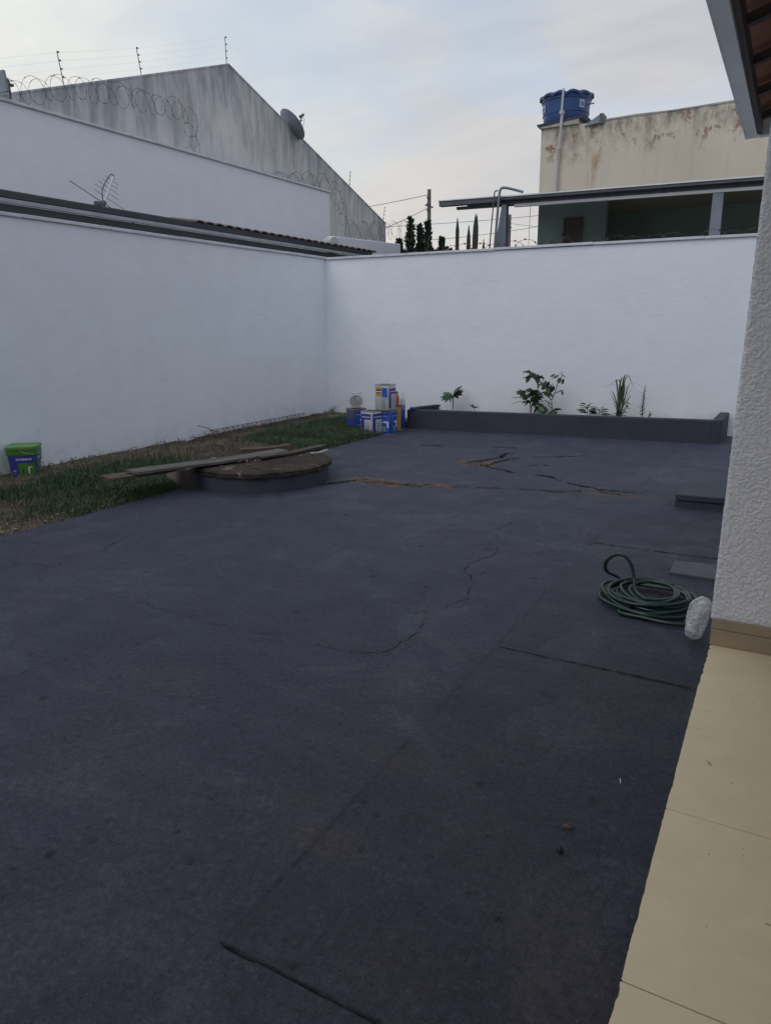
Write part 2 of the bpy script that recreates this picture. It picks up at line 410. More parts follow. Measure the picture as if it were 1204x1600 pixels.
# numpy value noise
def _h(i, j, s):
    n = (i.astype(np.int64)*374761393 + j.astype(np.int64)*668265263 + s*1442695041) & 0x7fffffff
    n = ((n ^ (n >> 13))*1274126177) & 0x7fffffff
    return ((n ^ (n >> 16)) & 0xffff)/65535.
def vn(x, y, f, s=0):
    x = np.asarray(x)*f; y = np.asarray(y)*f; i = np.floor(x); j = np.floor(y); u = x-i; w = y-j
    u = u*u*(3-2*u); w = w*w*(3-2*w)
    return (_h(i, j, s)*(1-u)+_h(i+1, j, s)*u)*(1-w) + (_h(i, j+1, s)*(1-u)+_h(i+1, j+1, s)*u)*w
def fbm(x, y, f, s=0, o=4):
    t = 0; a = .5
    for k in range(o): t = t + a*vn(x, y, f*2**k, s+k*17); a *= .5
    return t
def sstep(v, a, b):
    t = np.clip((v-a)/(b-a), 0, 1); return t*t*(3-2*t)
def grid_mesh(name, X, Y, Z, m, attrs=None, smooth=True, parent=None):
    ny, nx = X.shape; me = bpy.data.meshes.new(name)
    co = np.stack([X, Y, Z], -1).reshape(-1, 3).astype(np.float32)
    idx = np.arange(ny*nx).reshape(ny, nx)
    q = np.stack([idx[:-1, :-1], idx[:-1, 1:], idx[1:, 1:], idx[1:, :-1]], -1).reshape(-1, 4)
    me.vertices.add(len(co)); me.vertices.foreach_set('co', co.ravel())
    me.loops.add(q.size); me.loops.foreach_set('vertex_index', q.ravel().astype(np.int32))
    me.polygons.add(len(q)); me.polygons.foreach_set('loop_start', np.arange(0, q.size, 4, dtype=np.int32))
    me.update(calc_edges=True)
    if smooth: me.polygons.foreach_set('use_smooth', np.ones(len(q), dtype=bool))
    for k, a in (attrs or {}).items():
        at = me.attributes.new(k, 'FLOAT', 'POINT'); at.data.foreach_set('value', a.ravel().astype(np.float32))
    me.materials.append(MATS[m]); o = bpy.data.objects.new(name, me); COL.objects.link(o)
    if parent is not None: o.parent = parent
    return o
def raw_mesh(name, V, F, m, parent=None):
    me = bpy.data.meshes.new(name); me.from_pydata(V, [], F); me.update(); me.materials.append(MATS[m])
    o = bpy.data.objects.new(name, me); COL.objects.link(o)
    if parent is not None: o.parent = parent
    return o

# ================================================================== THE SETTING
# terrain below everything
tag(MB().add([(-400,-400,-.09),(400,-400,-.09),(400,400,-.09),(-400,400,-.09)], [(0,1,2,3)]).build('ground', 'earth'), kind='structure')

# ---- painted concrete patio: real relief, cracks and joints
CR = [  # polyline, half width at start/end (m), depth, soil fill
 ([(-3.95,5.58),(-3.89,5.7),(-3.77,5.92),(-3.72,6.04)], .02, .03, .02, .25),
 ([(-3.72,6.04),(-3.48,6.07),(-3.24,6.02),(-3.0,6.1),(-2.78,6.16)], .085, .07, .018, 1),
 ([(-2.78,6.16),(-2.51,6.23),(-2.1,6.36),(-1.59,6.5)], .012, .008, .008, .2),
 ([(-3.13,7.41),(-3.01,7.56),(-2.85,7.87),(-2.89,8.19),(-2.82,8.23)], .03, .02, .018, .1),
 ([(-3.1,7.42),(-2.84,7.34),(-2.52,7.17),(-2.43,7.1)], .025, .02, .018, .1),
 ([(-2.84,7.34),(-2.79,7.58),(-2.74,7.78),(-2.64,7.93)], .02, .015, .016, .1),
 ([(-2.52,8.08),(-2.23,8.22),(-1.98,8.44)], .02, .012, .014, 0),
 ([(-2.18,7.11),(-2.0,7.05),(-1.87,6.91)], .022, .02, .014, 0),
 ([(-1.7,6.79),(-1.4,6.69),(-1.08,6.7)], .022, .016, .016, .3),
 ([(-1.75,6.42),(-1.6,6.53),(-1.38,6.58),(-1.15,6.52)], .016, .02, .014, .5),
 ([(-3.2,8.55),(-2.8,8.62)], .015, .012, .012, 0), ([(-4.1,8.3),(-3.75,8.35)], .012, .012, .010, 0),
]
def zbase(x, y):
    x = np.asarray(x, float); y = np.asarray(y, float)
    return .012*(fbm(x, y, .8, 1)-.5) + .0036*(fbm(x, y, 9, 5, 4)-.5) + .0022*(vn(x, y, 42, 8)-.5) - .0025*sstep(x, -1.12, -1.05)*(y > 1.0)
THIN = [  # points, half width, share of the line that shows
 ([(-1.68,2.63),(-1.55,2.68),(-1.52,2.72),(-1.51,2.86),(-1.47,2.99),(-1.54,3.17),(-1.52,3.33),(-1.44,3.57),(-1.52,3.79),(-1.62,3.93),(-1.67,4.12),(-1.58,4.35),(-1.66,4.6)], .0036, .95),
 ([(-3.58,2.59),(-3.18,2.62),(-2.93,2.59),(-2.58,2.57),(-2.32,2.57),(-2.03,2.62),(-1.68,2.63)], .0022, .55),
 ([(-3.3,1.5),(-2.91,1.67),(-2.87,1.78),(-2.83,1.93),(-2.77,2.29)], .0018, .7),
 ([(-1.44,3.57),(-1.36,3.60),(-1.28,3.72),(-1.12,3.86)], .0022, .5), ([(-1.52,3.33),(-1.6,3.36),(-1.72,3.31)], .002, .7),
 ([(-1.58,4.35),(-1.42,4.44),(-1.3,4.60),(-1.1,4.66)], .003, .6), ([(-1.66,4.6),(-1.8,5.0),(-1.74,5.3)], .003, .5),
 ([(-1.075,3.022),(-.80,3.018),(-.5,3.024),(-.205,3.020)], .0034, .97),
 ([(-1.08,4.96),(-.7,4.955),(-.2,4.96)], .0035, .75),
 ([(-5.0,2.62),(-4.49,2.7),(-4.26,2.77),(-4.11,2.76),(-4.03,2.82),(-4.17,3.0),(-4.04,3.17),(-4.13,3.29),(-4.19,3.55)], .0026, .8),
 ([(-3.13,7.41),(-3.01,7.56),(-2.85,7.87),(-2.89,8.19),(-2.82,8.23)], .030, 1.), ([(-2.90,7.36),(-2.70,7.24),(-2.52,7.17),(-2.43,7.1)], .030, 1.), ([(-2.84,7.34),(-2.79,7.58),(-2.74,7.78),(-2.64,7.93)], .022, 1.),
 ([(-2.52,8.08),(-2.23,8.22),(-1.98,8.44)], .026, .95), ([(-2.18,7.11),(-2.0,7.05),(-1.87,6.91)], .026, 1.), ([(-1.75,6.83),(-1.4,6.69),(-1.08,6.7)], .028, 1.), ([(-2.0,6.38),(-1.75,6.42),(-1.6,6.53),(-1.38,6.58),(-1.15,6.52)], .018, .9),
 ([(-4.0,5.5),(-3.89,5.7),(-3.77,5.92),(-3.70,6.04)], .034, 1.), ([(-3.70,6.08),(-3.48,6.12),(-3.24,6.07),(-2.78,6.21)], .014, .8), ([(-2.78,6.16),(-2.51,6.23),(-2.1,6.36),(-1.59,6.5)], .012, .7),
 ([(-3.2,8.55),(-2.8,8.62)], .022, .8), ([(-4.1,8.3),(-3.75,8.35)], .018, .8), ([(-2.4,7.6),(-2.2,7.66)], .02, .9), ([(-2.6,6.75),(-2.35,6.8)], .016, .8),
 ([(-2.2,3.5),(-1.9,3.62),(-1.7,3.6)], .002, .5), ([(-3.6,3.4),(-3.2,3.3),(-3.05,3.42)], .0025, .5), ([(-2.5,1.9),(-2.2,2.0)], .0015, .6),
]
def thin_crack(pts, hw, show, seed, par):
    hw_in = hw; hw = hw*(.75 if hw in (.0034, .0035) else (.40 if hw < .01 else .30)); show = show*(1 if hw_in in (.0034, .0035) else .72)
    r = np.random.default_rng(seed); P = []
    for (ax, ay), (bx, by_) in zip(pts[:-1], pts[1:]):
        n = max(2, int(math.hypot(bx-ax, by_-ay)/.011))
        for k in range(n): P.append((ax+(bx-ax)*k/n, ay+(by_-ay)*k/n))
    P = np.array(P+[pts[-1]]); L_ = np.arange(len(P))*.011
    straight = hw_in in (.0034, .0035); am = .15 if straight else 1.
    P[:, 0] += am*(.055*(fbm(L_, L_*0+seed, 6, 3)-.47)+.022*(vn(L_, L_*0, 26, seed)-.5)+.012*(vn(L_, L_*0, 70, seed+3)-.5)); P[:, 1] += am*(.055*(fbm(L_, L_*0+seed, 6, 5)-.47)+.022*(vn(L_, L_*0, 26, seed+5)-.5)+.012*(vn(L_, L_*0, 70, seed+4)-.5))
    w = hw*(.25+1.5*vn(L_, L_*0, 30, seed+7))*(1+.10*P[:, 1]**1.1); on = vn(L_, L_*0, 9, seed+9)*.75+.25*vn(L_, L_*0, 40, seed+2) < .2+.75*show
    T = np.gradient(P, axis=0); T /= np.linalg.norm(T, axis=1)[:, None]+1e-9; Nn = np.stack([-T[:, 1], T[:, 0]], 1)
    w = np.where(on, w, w*.02); w[0] = w[-1] = .0003
    A = P+Nn*w[:, None]*(.6+.8*r.random((len(P), 1))); B = P-Nn*w[:, None]*(.6+.8*r.random((len(P), 1)))
    V = [(x, y, z) for (x, y), z in zip(A, zbase(A[:, 0], A[:, 1])+.0022)]+[(x, y, z) for (x, y), z in zip(B, zbase(B[:, 0], B[:, 1])+.0022)]
    n = len(P); F = [(i, i+1, n+i+1, n+i) for i in range(n-1) if on[i] or on[i+1]]
    raw_mesh('crack', V, F, 'crack_dirt', par)
def polydist(X, Y, pts, w0, w1, jit):
    best = np.full(X.shape, 9.); hw = np.full(X.shape, w0); n = len(pts)-1
    for i in range(n):
        (ax, ay), (bx, by) = pts[i], pts[i+1]
        dx, dy = bx-ax, by-ay; l2 = dx*dx+dy*dy
        t = np.clip(((X-ax)*dx+(Y-ay)*dy)/l2, 0, 1)
        d = np.hypot(X-(ax+t*dx), Y-(ay+t*dy)); m = d < best
        best = np.where(m, d, best); hw = np.where(m, w0+(w1-w0)*(i+t)/n, hw)
    return best, hw
def build_patio():
    xs = np.concatenate([np.arange(-5.05, -.19, .011), [-.186, -.1835, -.172]])
    ys = list(np.arange(-5, .8, .1)); y = .8
    while y < 11.: ys.append(y); y += max(.0052*y, .0055)
    ys = np.array(ys); X, Y = np.meshgrid(xs, ys)
    X = X.copy(); X[:, 0] += .05*(fbm(Y[:, 0], Y[:, 0]*0, 5, 3)-.5); X[:, 1] = X[:, 0]+.008
    near = Y[:, -1] < 3.5
    X[:, -1] = -.1745 + .016*(vn(Y[:, -1], 0*Y[:, -1], 11, 9)-.5) + .010*(vn(Y[:, -1], 0*Y[:, -1], 55, 4)-.5)
    Z = .012*(fbm(X, Y, .8, 1)-.5) + .0036*(fbm(X, Y, 9, 5, 4)-.5) + .0022*(vn(X, Y, 42, 8)-.5)
    Z[:, -3:] = .0; Z[near, -2:] = .0158; Z[near, -1] = .0145; X[:, -1] = np.maximum(X[:, -1], -.1815)
    soil = np.zeros(X.shape); gone = np.zeros(X.shape)
    jx = .010*(fbm(X, Y, 14, 21)-.5)+.05*(fbm(X, Y, 3.5, 31)-.5); jy = .010*(fbm(X, Y, 14, 22)-.5)+.05*(fbm(X, Y, 3.5, 32)-.5)
    for pts, w0, w1, dep, sl in CR:
        px = [p[0] for p in pts]; py = [p[1] for p in pts]
        m = (X > min(px)-.3) & (X < max(px)+.3) & (Y > min(py)-.3) & (Y < max(py)+.3)
        k = .7 if w0 < .01 else 1.
        d, hw = polydist(X[m]+jx[m]*k*2, Y[m]+jy[m]*k*2, pts, w0, w1, 0)
        hw = hw*(.45+1.1*vn(X[m], Y[m], 16, 44))
        p = 1-sstep(d/hw, .5, 1.05)
        Z[m] -= dep*p
        if sl < .9: gone[m] = np.maximum(gone[m], p*(.9 if w0 > .01 else .75))
        soil[m] = np.maximum(soil[m], (1-sstep(d/hw, .8, 1.5))*sl)
    # broken patch with bare earth where two cracks meet
    d = np.hypot((X+2.98)/.24, (Y-7.46)/.20)+.7*(fbm(X, Y, 8, 3)-.5); p = 1-sstep(d, .55, 1.0); Z -= .012*p; soil = np.maximum(soil, p)
    d = np.hypot((X+1.32)/.38, (Y-6.52)/.06)+.9*(fbm(X, Y, 9, 13)-.5); p = 1-sstep(d, .4, 1.); soil = np.maximum(soil, p*.5)
    # construction joints of the strip along the house
    wob = .006*(fbm(X, Y, 9, 51)-.5)
    def groove(dist, hw, dep, mask, g=.85):
        nonlocal Z, gone
        p = (1-sstep(np.abs(dist+wob*2)/hw, .4, 1.1))*mask; Z = Z-dep*p; gone = np.maximum(gone, p*g)
    inx = sstep(X, -1.085, -1.07)
    groove(Y-1.07+.006*(fbm(X, Y, 22, 8)-.5), .0046, .016, inx, 1.); groove(Y-3.02, .0055, .004, inx, .3)
    groove(Y-4.96, .006, .003, inx, .1); groove(Y-6.9, .006, .004, inx, .15)
    brk = sstep(fbm(X, Y, 2.2, 71), .38, .55)
    groove(X+1.078, .005, .004, brk*(Y > 1.06)*(Y < 9.9), .3)
    Z -= .0025*sstep(X, -1.12, -1.05)*(Y > 1.0)
    # thin lifted paint skin on the left
    pts = [(-5.2,2.62),(-4.49,2.7),(-4.26,2.77),(-4.11,2.76),(-4.03,2.82),(-4.17,3.0),(-4.04,3.17),(-4.13,3.29),(-4.19,3.55),(-4.4,3.9)]
    d, _ = polydist(X+jx, Y+jy, pts, 1, 1, 0); pass
    # pits and crumbs
    rng = np.random.default_rng(5)
    for _k in range(210):
        yy = .9+10*rng.random()**1.5; xx = -5+4.8*rng.random(); r = (.005+.010*rng.random())*(1+yy*.22); s = rng.choice([-1, -1, 1])
        m = (np.abs(X-xx) < 3*r) & (np.abs(Y-yy) < 3*r)
        d = np.hypot(X[m]-xx, (Y[m]-yy)*(.6+.8*rng.random()))/r; p = 1-sstep(d, .3, 1.2)
        Z[m] += s*.006*p
        if s < 0: gone[m] = np.maximum(gone[m], .6*p)
    wear = np.zeros(X.shape)
    for cx, cy, rx, ry, a in [(-1.045,1.485,.14,.10,.95),(-1.09,1.97,.16,.10,.7),(-1.22,1.62,.15,.11,.6),(-.32,1.38,.18,.2,.8),(-.6,1.25,.3,.2,.4),(-2.23,2.03,.22,.12,.6),
                              (-2.1,1.5,.3,.3,.25),(-.45,2.75,.3,.35,.4),(-.8,2.2,.3,.3,.3),(-.6,1.7,.35,.35,.35),(-1.4,1.25,.3,.25,.35),(-1.3,6.45,.5,.2,.5),(-3.3,6.1,.6,.16,.4),(-3,7.5,.35,.3,.35)]:
        d = np.hypot((X-cx)/rx, (Y-cy)/ry)+1.3*(fbm(X, Y, 6, 61)-.5); wear = np.maximum(wear, a*(1-sstep(d, .2, 1.25)))
    wear = np.maximum(wear, .22*sstep(fbm(X, Y, 1.7, 81), .55, .72)*(X > -1.08))
    strip = sstep(X+.010*(fbm(X, Y, 8, 77)-.5), -1.088, -1.068)*(Y > 1.06)       # strip beside the house was painted on its own
    tone = 1-strip*(.11-.25*sstep(Y, 6.2, 7.4))-.06*(Y < 1.06)
    pt = tag(grid_mesh('patio', X, Y, Z, 'patio', {'soil': soil, 'gone': gone, 'wear': wear, 'tone': tone}), kind='structure')
    for i, (p_, h_, sh) in enumerate(THIN): thin_crack(p_, h_, sh, 3+i*11, pt)
build_patio()
tag(MB().box((-5.6,-5,-.088),(-.2,10.95,-.03)).build('patio_base', 'joint_dirt'), kind='structure')
# patio beyond the corner of the house
tag(MB().box((-.2,6.4,-.085),(6,10.95,-.012)).build('side_yard', 'curb_paint'), kind='structure')

# ---- porch floor of square ceramic tiles
porch = tag(MB().box((-.17,-4.1,-.085),(3.3,3.53,.004)).build('porch_floor', 'grout'), kind='structure')
tile0 = None
for j in range(11):
    for i in range(5):
        x0 = -.18+i*.7; y0 = 2.8235+.0015-.6985*(j-1)
        if tile0 is None:
            tile0 = MB().box((0,0,-.006),(.6965,.6945,.0125)).build('tile', 'floor_tile', porch, bevel=.0016); o = tile0
        else:
            o = tile0.copy(); COL.objects.link(o); o.parent = porch
        o.location = (x0, y0, 0); o.rotation_euler = (random.uniform(-.0012,.0012), random.uniform(-.0012,.0012), 0)

# ---- garden bed along the left wall
def bed_z(x, y):
    z = .015+.055*sstep(-x, 5.1, 6.3)+.035*(fbm(x, y, 1.7, 90)-.4)+.02*(fbm(x, y, 9, 95)-.5)
    z = z+.10*np.exp(-(((x+5.75)/.42)**2+((y-6.35)/.75)**2))
    return z*sstep(-x, 5.0, 5.16)-.03*(1-sstep(-x, 5.02, 5.10))
xs = np.arange(-7.0, -4.95, .03); ys = np.arange(.5, 10.6, .03); X, Y = np.meshgrid(xs, ys)
dk = np.clip(np.exp(-(((X+5.75)/.5)**2+((Y-6.35)/.85)**2))*1.6*fbm(X, Y, 6, 5)+.5*sstep(-Y, -4.6, -3.6)*fbm(X, Y, 3, 6), 0, 1)
tag(grid_mesh('garden_bed', X, Y, bed_z(X, Y), 'soil', {'dark': dk}), kind='structure')

def blades(name, m, n, dens, hmin, hmax, seed, wid=.004, lean=.5):
    r = np.random.default_rng(seed); V = []; F = []; c = 0
    while c < n:
        x = r.uniform(-6.93, -4.97, 4000); y = r.uniform(1.2, 10.35, 4000)
        keep = r.random(4000) < dens(x, y)
        keep &= ~((np.hypot(x+4.6, y-5.64) < .74))
        x = x[keep]; y = y[keep]; z = bed_z(x, y)
        h = r.uniform(hmin, hmax, len(x))*(.5+.9*fbm(x, y, 2.5, seed)); a = r.uniform(0, 6.283, len(x)); b = a+r.uniform(-.6, .6, len(x))
        for k in range(len(x)):
            w = wid*(.7+.6*r.random()); cx, sx = math.cos(a[k])*w, math.sin(a[k])*w; le = lean*h[k]*r.random()
            dx, dy = -math.sin(b[k])*le, math.cos(b[k])*le; X0, Y0, Z0 = x[k], y[k], z[k]-.005; i = len(V)
            V += [(X0-cx, Y0-sx, Z0), (X0+cx, Y0+sx, Z0), (X0+dx*.4+cx*.7, Y0+dy*.4+sx*.7, Z0+h[k]*.6),
                  (X0+dx*.4-cx*.7, Y0+dy*.4-sx*.7, Z0+h[k]*.6), (X0+dx*1.3, Y0+dy*1.3, Z0+h[k]*(1-.25*le/h[k]))]
            F += [(i, i+1, i+2, i+3), (i+3, i+2, i+4)]; c += 1
    return raw_mesh(name, V, F, m)
def green_d(x, y):
    band = sstep(x, -6.45, -5.9)*sstep(y, 3.7, 4.6)
    band = np.maximum(band*(1-sstep(y, 5.0, 5.6)*(1-sstep(y, 6.9, 7.4))*sstep(-x, 5.15, 5.35)), 0)
    near = .5*sstep(x, -6.5, -6.0)*sstep(y, 3.2, 4.0)*(1-sstep(y, 5.2, 5.9))
    d = np.maximum(band, near)*sstep(fbm(x, y, 2.3, 70), .20, .42)
    return d*(1-sstep(y, 9.6, 10.1))*(x < -5.03) + .015
def dry_d(x, y):
    return (.16+.6*(1-sstep(y, 3.6, 4.8)))*sstep(fbm(x, y, 3, 44), .3, .6)*(x < -5.02)*(x > -6.93)
tag(blades('grass', 'grass', 52000, green_d, .04, .105, 11), 'short green grass growing in the bed along the left wall', 'grass', kind='stuff')
tag(blades('dry_grass', 'dry_grass', 9000, dry_d, .02, .07, 12, .0035, 1.2), 'dry brown grass and litter in the bed along the left wall', 'dry grass', kind='stuff')
# rubble crumbs by the slab edge, the broken cracks and in the bed
def crumbs(name, m, spots, seed):
    r = random.Random(seed); b = MB()
    for x, y, z, s in spots:
        q = [Vector((r.uniform(-1,1), r.uniform(-1,1), r.uniform(-.2,.9)))*s for _ in range(8)]
        base = [(-1,-1,-.3),(1,-1,-.3),(1,1,-.3),(-1,1,-.3),(-1,-1,.5),(1,-1,.5),(1,1,.5),(-1,1,.5)]
        a = r.uniform(0, 6.3); ca, sa = math.cos(a), math.sin(a)
        p = []
        for (u, v, w), k in zip(base, q):
            u, v, w = u*s+k.x*.4, v*s*.7+k.y*.4, w*s+k.z*.3
            p.append((x+u*ca-v*sa, y+u*sa+v*ca, z+w))
        b.hexa(p)
    return b.build(name, m)
rr = random.Random(3)
sp = []
for _ in range(190):
    y = rr.uniform(2.4, 5.0); x = -5.06-abs(rr.gauss(0, .12)); sp.append((x, y, float(bed_z(np.array(x), np.array(y)))+.004, rr.uniform(.004, .014)))
for _ in range(150):
    y = rr.uniform(3, 10); x = rr.uniform(-6.9, -5.2); sp.append((x, y, float(bed_z(np.array(x), np.array(y)))+.004, rr.uniform(.004, .016)))
tag(crumbs('rubble', 'rubble', sp, 1), 'pale stone crumbs scattered over the garden bed', 'rubble', kind='stuff')
sp = []
for _ in range(170):
    t = rr.random(); sp.append((-3.7+.92*t+rr.gauss(0,.02), 6.05+.08*t+rr.gauss(0,.03), -.008, rr.uniform(.004,.012)))
for _ in range(60): sp.append((-2.98+rr.gauss(0,.09), 7.46+rr.gauss(0,.07), -.01, rr.uniform(.004,.012)))
tag(crumbs('loose_earth', 'concrete_raw', sp, 2), 'loose brown earth crumbs in the broken patio cracks', 'earth', kind='stuff')

# ---- white boundary walls with coping pieces
LX = -6.935
def coping_run(par, a, b, z, w, h, n, jit=.004):
    a = Vector(a); b = Vector(b)
    for i in range(n):
        p = a.lerp(b, i/n); q = a.lerp(b, (i+1)/n); d = (q-p).normalized()*.003
        dz = random.uniform(-jit, jit)
        MB().beam((p.x+d.x, p.y+d.y, z+h/2+dz), (q.x-d.x, q.y-d.y, z+h/2+dz+random.uniform(-jit, jit)*.5), w, h).build('coping', 'coping', par, bevel=.004)
lw = thing('boundary_wall', (LX-.075, 4, 0), 'long white plastered wall along the left of the yard, behind the grass', 'wall')
MB().box((LX-.15,-5,-.08),(LX,10.46,2.605)).build('wall_panel', 'white_paint', lw)
coping_run(lw, (LX-.075,-5,0), (LX-.075,10.44,0), 2.609, .21, .035, 14)
bw = thing('boundary_wall', (-3.5, 10.7, 0), 'white plastered wall closing the yard at the back, behind the planter', 'wall')
sl = (10.87-10.42)/(6.935-.52)
def by(x): return 10.42+(x-LX)*sl
MB().hexa([(LX-.149,by(LX-.149),-.08),(6,by(6),-.08),(6,by(6)+.15,-.08),(LX-.149,by(LX-.149)+.15,-.08),
           (LX-.149,by(LX-.149),2.595),(6,by(6),2.595),(6,by(6)+.15,2.595),(LX-.149,by(LX-.149)+.15,2.595)]).build('wall_panel', 'white_paint', bw)
coping_run(bw, (LX+.035,by(LX)+.075,0), (6,by(6)+.075,0), 2.600, .21, .035, 9)

# ---- low painted kerb that makes the planting bed at the back wall
pl = thing('planter_kerb', (-2.9, 9.85, 0), 'low dark grey painted kerb holding the planting bed', 'kerb')
psl = (10.03-9.648)/(5.011-.776)
def py_(x): return 9.648+(x+5.011)*psl
MB().hexa([(-5.011,py_(-5.011),-.03),(-.78,py_(-.78),-.03),(-.78,py_(-.78)+.12,-.03),(-5.011,py_(-5.011)+.12,-.03),
           (-5.011,py_(-5.011)+.006,.285),(-.78,py_(-.78)+.006,.30),(-.78,py_(-.78)+.12,.30),(-5.011,py_(-5.011)+.12,.285)]).build('front_wall', 'curb_paint', pl, bevel=.012, seg=2)
MB().hexa([(-.785,py_(-.777)-.004,-.03),(-.655,py_(-.65)-.004,-.03),(-.635,10.86,-.03),(-.757,10.86,-.03),
           (-.785,py_(-.777)-.002,.305),(-.655,py_(-.65)-.002,.312),(-.635,10.86,.325),(-.757,10.86,.32)]).build('end_wall', 'curb_paint', pl, bevel=.014, seg=2)
MB().box((-5.008,py_(-5.0)+.124,-.03),(-4.89,10.55,.275)).build('end_wall', 'curb_paint', pl, bevel=.012)
xs = np.arange(-4.9, -.74, .04); ys = np.linspace(0, 1, 28); U, T = np.meshgrid(xs, ys)
Yb = (9.648+(U+5.011)*psl+.08)*(1-T) + (10.42+(U-LX)*sl+.03)*T
tag(grid_mesh('planter_soil', U, Yb, .235-.07*sstep(T, .45, 1)+.03*(fbm(U, Yb, 3, 7)-.5)+.03*(fbm(U, Yb, 14, 8)-.5), 'soil', {'dark': .5*fbm(U, Yb, 3, 2)}), kind='structure')
tag(MB().hexa([(-4.99,9.74,.287),(-4.90,9.70,.287),(-4.72,10.25,.287),(-4.81,10.28,.287),(-4.99,9.74,.315),(-4.90,9.70,.315),(-4.72,10.25,.312),(-4.81,10.28,.312)]).build('board', 'curb_paint', origin=(-4.85,10,.287), bevel=.004),
    'short dark grey board lying on the corner of the planting bed beside the cans', 'board')

# ================================================================== THE HOUSE ON THE RIGHT
hs = thing('house', (1.5, 5, 0), 'white house corner with rough plaster and tiled eave at the right', 'house')
def rough_panel(x0, x1, y, z0, z1, st):
    xs = np.arange(x0, x1+1e-6, st); zs = np.arange(z0, z1+1e-6, st); X, Z = np.meshgrid(xs, zs)
    wx = X+.02*fbm(X, Z, 30, 3); wz = Z+.03*fbm(X, Z, 22, 4)
    n = fbm(wx*1.0, wz*.75, 85, 12, 3); rid = 1-np.abs(2*(n-.44)/.3); rid = np.clip(rid, 0, 1)
    d = .0042*rid+.002*fbm(X, Z, 150, 6, 2)
    e = np.minimum(X-x0, x1-X); rnd = .005*(1-sstep(e, 0, .010))
    Yp = y-d+rnd
    Xp = X + np.where(X < x0+st*.5, -.002*rid-.001, 0)
    Xp = Xp+.0065*Z; X2 = np.concatenate([Xp[:, :1]+.02, Xp], 1); Y2 = np.concatenate([Yp[:, :1]+.05, Yp], 1); Z2 = np.concatenate([Z[:, :1], Z], 1)
    return grid_mesh('plaster', X2, Y2, Z2, 'stucco')
HP = rough_panel(-.186, .086, 3.506, .142, 3.05, .0036); HP.parent = hs; HP.location = -hs.location
MB().hexa([(-.18,3.512,-.08),(.08,3.512,-.08),(.08,6.38,-.08),(-.18,6.38,-.08),(-.16,3.512,3.05),(.08,3.512,3.05),(.08,6.38,3.05),(-.16,6.38,3.05)]).build('wall', 'stucco', hs)
MB().box((.08,3.66,-.08),(1.05,3.8,3.05)).box((1.05,3.51,-.08),(3.3,6.38,3.05)).build('wall', 'stucco', hs)
MB().box((.08,6.2,-.08),(1.05,6.378,3.05)).build('wall', 'stucco', hs)
MB().box((3.3,-4,-.08),(3.45,6.4,3.3)).box((-4.6,-4.2,-.08),(3.3,-4.05,3.3)).build('wall', 'white_paint', hs)  # unseen walls right of and behind the camera, added to shade the foreground
MB().hexa([(-4.8,-3.5,3.0),(-.6,-3.5,3.0),(-.6,-6.5,3.7),(-4.8,-6.5,3.7),(-4.8,-3.5,3.06),(-.6,-3.5,3.06),(-.6,-6.5,3.76),(-4.8,-6.5,3.76)]).build('roof_sheet', 'clay_tile', hs)  # unseen roof of a rear wing, added to darken the near patio
MB().box((-.179,3.486,.0135),(.083,3.503,.094)).build('skirting_tile', 'skirting', hs, bevel=.002)
MB().box((-.179,3.4865,.0965),(.083,3.503,.147)).build('skirting_tile', 'skirting', hs, bevel=.002)
MB().box((1.06,3.488,.0135),(3.29,3.509,.112)).build('skirting_tile', 'skirting', hs, bevel=.002)
dr = MB().box((.09,3.60,.014),(1.04,3.64,2.15)).build('door', 'door_wood', hs, bevel=.004)
MB().tube([(.18,3.595,1.0),(.18,3.56,1.0),(.28,3.56,1.0)], .008, 8).build('handle', 'aluminium', dr, smooth=True)
MB().box((.081,3.58,2.16),(1.05,3.65,3.0)).build('lintel', 'stucco', hs)
# roof: gutter, fascia, rafters, clay tiles
EX, GZ0, GZ1, YE = -.5, 2.897, 2.927, 6.852
def gz(y): return GZ0+(GZ1-GZ0)*(y-3.88)/(6.85-3.88)
def gutter_piece(y0, y1, dz=0.):
    b = MB(); z0, z1 = gz(y0)+dz, gz(y1)+dz; t = .003
    def strip(xa, za, xb, zb):
        b.hexa([(xa,y0,z0+za),(xb,y0,z0+za),(xb,y1,z1+za),(xa,y1,z1+za),(xa,y0,z0+zb),(xb,y0,z0+zb),(xb,y1,z1+zb),(xa,y1,z1+zb)])
    strip(EX, 0, EX+.082, t); strip(EX, t, EX+t, .10); strip(EX+.079, t, EX+.082, .12); strip(EX-.012, .10, EX+.006, .108); strip(EX-.005, -.006, EX+.003, .0)
    return b.build('gutter', 'gutter_metal', hs)
gutter_piece(-4.2, -.6); gutter_piece(-.62, 2.6, .0025); gutter_piece(2.58, 6.1); gutter_piece(6.08, YE-.001, .0025)
b = MB(); t = .003; z0 = GZ1+.004
b.box((EX+.09,YE-.088,z0-.004),(3.6,YE,z0)); b.box((EX+.09,YE-.003,z0),(3.6,YE,z0+.1)); b.box((EX+.09,YE-.088,z0),(3.6,YE-.085,z0+.12))
b.build('gutter', 'gutter_metal', hs)
RS = .30
def rz(x): return 2.99+(x+.42)*RS
MB().hexa([(-.414,-4.2,2.905),(-.386,-4.2,2.905),(-.386,6.76,2.935),(-.414,6.76,2.935),(-.414,-4.2,3.03),(-.386,-4.2,3.03),(-.386,6.76,3.03),(-.414,6.76,3.03)]).build('fascia_board', 'dark_wood', hs)
yy = 6.52-.66*16
